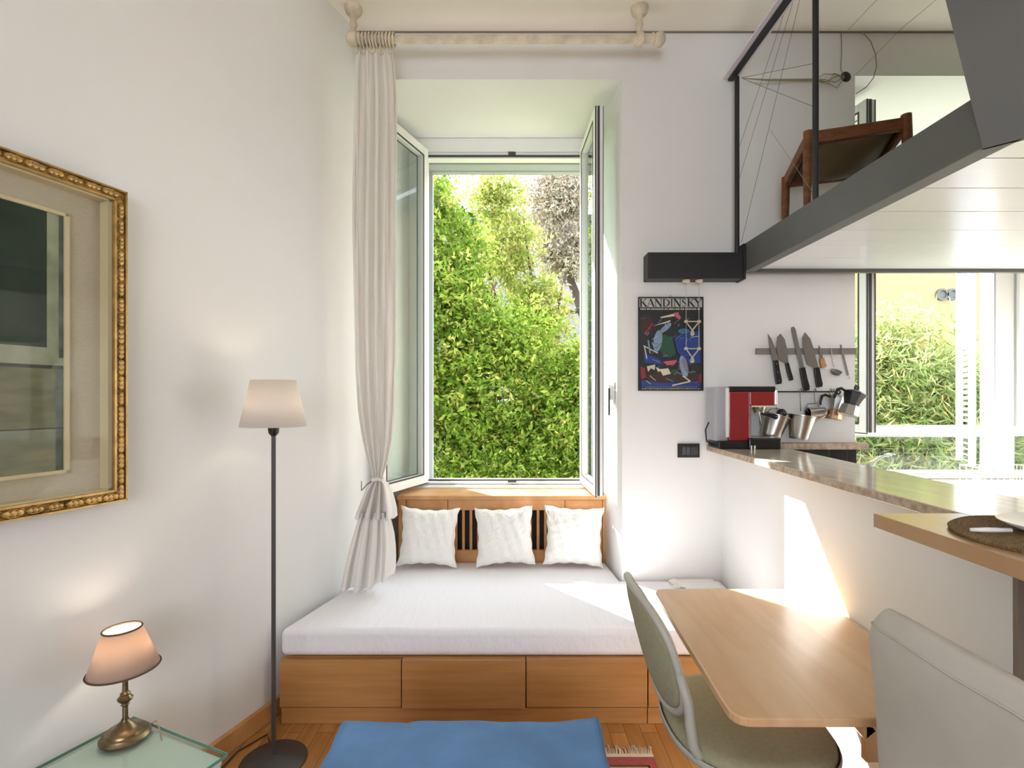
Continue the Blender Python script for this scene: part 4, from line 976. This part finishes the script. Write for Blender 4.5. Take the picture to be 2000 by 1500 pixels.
# ------------------------------------------------------------------ knives and utensils
t = thing('knife_rail', 'grey magnetic knife rail on the wall beside the kitchen window', 'knife rail', (1.66, 2.95, 1.70))
obj('bar', MB().box((1.374, 2.934, 1.688), (1.937, 2.9505, 1.722)), mat('grey_rail', '#7c7772', .5), t, bevel=.002)
KY = 2.930
def knife(label, tip, bol, end, w_, hwid_, shape='chef', hm='blackp', rivets=0, grp='knives on the magnetic rail'):
    p, q, e_ = at(*tip, KY), at(*bol, KY), at(*end, KY)
    t = thing('kitchen_knife', label, 'knife', tuple(q), grp)
    u_ = (p-q); L_ = u_.length; u_.normalize(); s_ = Vector((u_.z, 0, -u_.x))       # to the right
    if shape == 'chef': poly = [(-.15*w_, 0), (.85*w_, 0), (.85*w_, L_*.1), (.9*w_, L_*.45), (.65*w_, L_*.8), (.25*w_, L_), (-.05*w_, L_*.93), (-.15*w_, L_*.5)]
    elif shape == 'left': poly = [(.2*w_, 0), (.2*w_, L_*.5), (.1*w_, L_*.8), (-.25*w_, L_), (-.6*w_, L_*.9), (-.8*w_, L_*.55), (-.75*w_, L_*.15), (-.2*w_, .0)]
    elif shape == 'long': poly = [(-.5*w_, 0), (.5*w_, 0), (.5*w_, L_*.93), (.2*w_, L_), (-.35*w_, L_*.99), (-.5*w_, L_*.94)]
    else: poly = [(-.5*w_, 0), (.5*w_, 0), (.4*w_, L_*.45), (0.1*w_, L_*.8), (-.35*w_, L_), (-.5*w_, L_*.5)]
    poly = [(a, b_) for a, b_ in poly]
    obj('blade', MB().plate(poly, q, s_, u_, (0, -1, 0), .0025), M['blade'], t)
    v_ = (e_-q); Lh = v_.length; v_.normalize(); s2 = Vector((-v_.z, 0, v_.x))*1
    pol_ = [(-.42*hwid_, 0), (.42*hwid_, 0), (.45*hwid_, Lh*.5), (.55*hwid_, Lh*.85), (.4*hwid_, Lh), (-.5*hwid_, Lh), (-.5*hwid_, Lh*.4)]
    h_ = obj('handle', MB().plate(pol_, q+Vector((0, .004, 0)), s2, v_, (0, -1, 0), .014), M[hm], t, bevel=.002)
    for k in range(rivets): obj('rivet', MB().lathe([(.0028, 0), (.0025, .002)], q+v_*(Lh*(.15+.35*k))+Vector((0, -.009, 0)), (0, -1, 0), 10), M['chrome'], h_)
knife('narrow pointed knife with riveted black handle, leftmost on the rail', (1503, 651), (1514, 704), (1521, 750), .030, .032, 'point', rivets=3)
knife('broad short knife with a thin black handle, second on the rail', (1529, 651), (1536, 709), (1545, 743), .056, .022, 'left')
knife('longest knife with a narrow straight blade on the rail', (1548, 638), (1566, 718), (1575, 763), .024, .034, 'long')
knife('wide bladed chef knife with a square black handle', (1577, 648), (1594, 718), (1600, 756), .058, .034, 'left')
knife('tiny knife with a short pale wooden handle on the rail', (1601, 674), (1604, 700), (1608, 718), .018, .030, 'point', 'tan')
t = thing('strainer_spoon', 'small round strainer spoon hanging from the knife rail', 'strainer', tuple(at(1625, 700, 2.93)))
obj('handle', MB().tube([at(1623, 680, 2.931), at(1626, 705, 2.925), at(1629, 718, 2.92)], .0025, 6), M['blade'], t)
cb = at(1633, 726, 2.905); obj('bowl', MB().lathe([(.03, .0), (.030, .004), (.024, -.012), (.012, -.018), (.0, -.019)], cb, (.1, -.5, .9), 24), M['blade'], t, smooth=True)
t = thing('peeler', 'slim steel peeler at the right end of the knife rail', 'peeler', tuple(at(1650, 705, 2.93)))
obj('handle', MB().bar(at(1644, 684, 2.925), at(1656, 733, 2.925), .013, .006, (0, 1, 0)), M['blade'], t, bevel=.002)
obj('hook', MB().tube([at(1656, 733, 2.925), at(1660, 739, 2.925), at(1655, 740, 2.925)], .0015, 5), M['blade'], t)
obj('head', MB().bar(at(1642, 673, 2.925), at(1644, 684, 2.925), .006, .006, (0, 1, 0)), M['blade'], t)

# hanging rail with pots
t = thing('utensil_rail', 'thin dark hanging rail behind the coffee machine', 'rail', tuple(at(1570, 765, 2.92)))
obj('rod', MB().tube([at(1500, 765, 2.92), at(1630, 765, 2.92)], .004, 8), M['black'], t)
for x in (1520, 1622): obj('bracket', MB().tube([at(x, 765, 2.92), at(x, 765, 2.951)], .003, 6), M['black'], t)
def hook(parent, px, y1_, d_=2.91):
    obj('hook', MB().tube([at(px+2, 766, 2.922), at(px+1, 759, 2.918), at(px-2, 762, 2.912), at(px-1, 775, d_), at(px, y1_, d_)], .002, 6), M['blade'], parent, smooth=True)
def cup(name, label, cat, c0, c1_, r0, r1_, m='chrome'):  # c0 base centre, c1 rim centre
    c0, c1_ = Vector(c0), Vector(c1_); A = (c1_-c0); L_ = A.length
    t = thing(name, label, cat, tuple(c0))
    o = obj('body', MB().lathe([(0, .002), (r0*.95, 0), (r0, .004), (r0*1.02, .012), (r1_, L_-.004), (r1_+.004, L_-.002), (r1_+.004, L_+.002), (r1_-.003, L_), (r0*.95, .006), (0, .005)], c0, A, 32), M[m], t, smooth='auto')
    return t
pt = cup('steel_bucket', 'steel utensil bucket hanging just right of the coffee machine', 'bucket', at(1505, 853, 2.86), at(1518, 812, 2.86), .050, .066)
hook(pt, 1517, 800, 2.87)
obj('bucket_handle', MB().tube([at(1497, 808, 2.86), at(1505, 799, 2.865), at(1517, 797, 2.87), at(1533, 802, 2.865), at(1541, 814, 2.86)], .0022, 6), M['blade'], pt, smooth=True)
o = thing('scoop', 'black round utensil head sticking out of the hanging bucket', 'utensil', tuple(at(1520, 808, 2.85)))
obj('head', MB().lathe([(0, 0), (.022, .004), (.026, .02), (.02, .034), (0, .038)], at(1522, 810, 2.86), (.2, -.8, .4), 20), M['blackp'], o, smooth=True)
obj('shaft', MB().tube([at(1522, 810, 2.86), at(1512, 835, 2.865)], .005, 8), M['blackp'], o)
pt = cup('steel_pot', 'second steel bucket hanging from the rail, right of the first one', 'bucket', at(1559, 858, 2.83), at(1566, 812, 2.83), .047, .068)
hook(pt, 1564, 803, 2.87)
obj('pot_handle', MB().tube([at(1585, 825, 2.85), at(1600, 817, 2.84), at(1612, 812, 2.84)], [.004, .006, .005], 8), M['warmtint'], pt, smooth=True)
pt = cup('milk_jug', 'small steel milk jug tilted on a hook', 'jug', at(1610, 805, 2.915), at(1578, 803, 2.912)+Vector((0, 0, -.012)), .028, .032)
hook(pt, 1592, 790, 2.90)
obj('jug_handle', MB().tube([at(1600, 795, 2.885), at(1596, 787, 2.885), at(1578, 789, 2.885), at(1573, 797, 2.885), at(1578, 803, 2.885)], .003, 6), M['blade'], pt, smooth=True)
def moka(label, base, ax_, R_, top_m, bot_m):
    base, A = Vector(base), Vector(ax_).normalized(); side = Vector((A.z, 0, -A.x))
    t = thing('moka_pot', label, 'coffee pot', tuple(base))
    obj('boiler', MB().lathe([(0, 0), (R_*.95, 0), (R_*1.0, .004), (R_*.86, .052), (R_*.80, .056), (0, .056)], base, A, 8), M[bot_m], t)
    obj('jug', MB().lathe([(R_*.72, .056), (R_*.70, .062), (R_*1.02, .122), (R_*.98, .124), (0, .124)], base, A, 8), M[top_m], t)
    l_ = obj('lid', MB().lathe([(R_*1.02, .124), (R_*.9, .130), (R_*.3, .142), (0, .143)], base, A, 8), M[top_m], t)
    kn = base+A*.155; obj('knob', MB().tube([kn+(A*math.cos(a)+side*math.sin(a))*.010 for a in [i*2*PI/14 for i in range(14)]], .0042, 6, True), M['blackp'], l_, smooth=True)
    sp = base+A*.12+side*R_*.95; obj('spout', MB().tube([base+A*.095+side*R_*.7, sp, sp+side*.02+A*.008], [.012, .010, .004], 8), M[top_m], t, smooth=True)
    h0 = base+A*.12-side*R_*.95
    obj('handle', MB().tube([h0, h0-side*.028+A*.006, h0-side*.045-A*.005, h0-side*.048-A*.04, h0-side*.044-A*.055], [.006, .008, .008, .007, .005], 8), M['blackp'], t, smooth=True)
    return t
mk = moka('silver moka coffee pot hanging tilted next to the black one', at(1627, 819, 2.90), (.20, 0, 1), .042, 'chrome', 'warmtint')
mk2 = moka('black and steel moka coffee pot hanging at the right end of the rail', at(1655, 811, 2.79), (.34, 0, 1), .052, 'blackp', 'chrome')
for o_, x in ((mk, 1622), (mk2, 1628)): hook(o_, x, 770, 2.90)

# ------------------------------------------------------------------ espresso machine
t = thing('espresso_machine', 'red espresso machine on the far end of the stone bar top', 'coffee machine', (1.24, 2.82, 1.175))
y0_, y1_ = 2.75, 2.895
obj('base', MB().box((1.085, y0_-.01, 1.1745), (1.40, y1_, 1.215)), M['blackp'], t, bevel=.006)
obj('column', MB().box((1.143, y0_, 1.215), (1.252, y1_, 1.476)), M['red'], t, bevel=.005)
hd = obj('head', MB().box((1.2525, y0_, 1.402), (1.385, y1_, 1.476)), M['red'], t, bevel=.005)
obj('top_panel', MB().box((1.143, y0_-.002, 1.477), (1.388, y1_, 1.503)), M['blackp'], t, bevel=.004)
obj('front_panel', MB().box((1.386, y0_+.004, 1.402), (1.402, y1_-.004, 1.49)), M['chrome'], t, bevel=.006)
obj('column_front', MB().box((1.2525, y0_+.006, 1.215), (1.262, y1_-.006, 1.40)), M['chrome'], t)
obj('group_head', MB().lathe([(.034, 0), (.034, .02), (.028, .03), (.028, .04)], (1.335, 2.82, 1.401), (0, 0, -1), 28), M['chrome'], t, smooth='auto')
obj('underside', MB().box((1.262, y0_+.002, 1.394), (1.398, y1_-.002, 1.402)), M['creambevel'], t)
obj('portafilter', MB().tube([(1.335, 2.79, 1.358), (1.34, 2.72, 1.352), (1.345, 2.66, 1.345)], [.008, .009, .013], 10), M['blackp'], t, smooth=True)
obj('steam_wand', MB().tube([(1.298, 2.765, 1.395), (1.303, 2.755, 1.365), (1.310, 2.75, 1.30)], [.005, .005, .004], 8), M['chrome'], t, smooth=True)
obj('drip_tray', MB().box((1.235, y0_-.03, 1.1745), (1.405, y1_-.02, 1.232)), M['blackp'], t, bevel=.008)
obj('tray_grille', MB().box((1.265, y0_-.02, 1.232), (1.395, y1_-.03, 1.236)), M['chrome'], t)
obj('water_tank', MB().box((1.072, y0_+.01, 1.215), (1.142, y1_-.01, 1.500)), M['clearp'], t, bevel=.006)
obj('tank_lid', MB().box((1.064, y0_+.008, 1.497), (1.143, y1_-.008, 1.503)), M['clearp'], t)
obj('side_trim', MB().box((1.128, y0_-.001, 1.235), (1.142, y0_+.01, 1.495)), M['white'], t)
obj('power_cord', MB().tube([(1.085, 2.83, 1.19), (1.05, 2.82, 1.21), (1.045, 2.82, 1.27), (1.066, 2.83, 1.31)], .004, 8), M['blackp'], t, smooth=True)
for x in (1.245, 1.262): obj('foot_knob', MB().lathe([(.006, 0), (.006, .02)], (x, y0_-.035, 1.1745), n=10), M['chrome'], t)
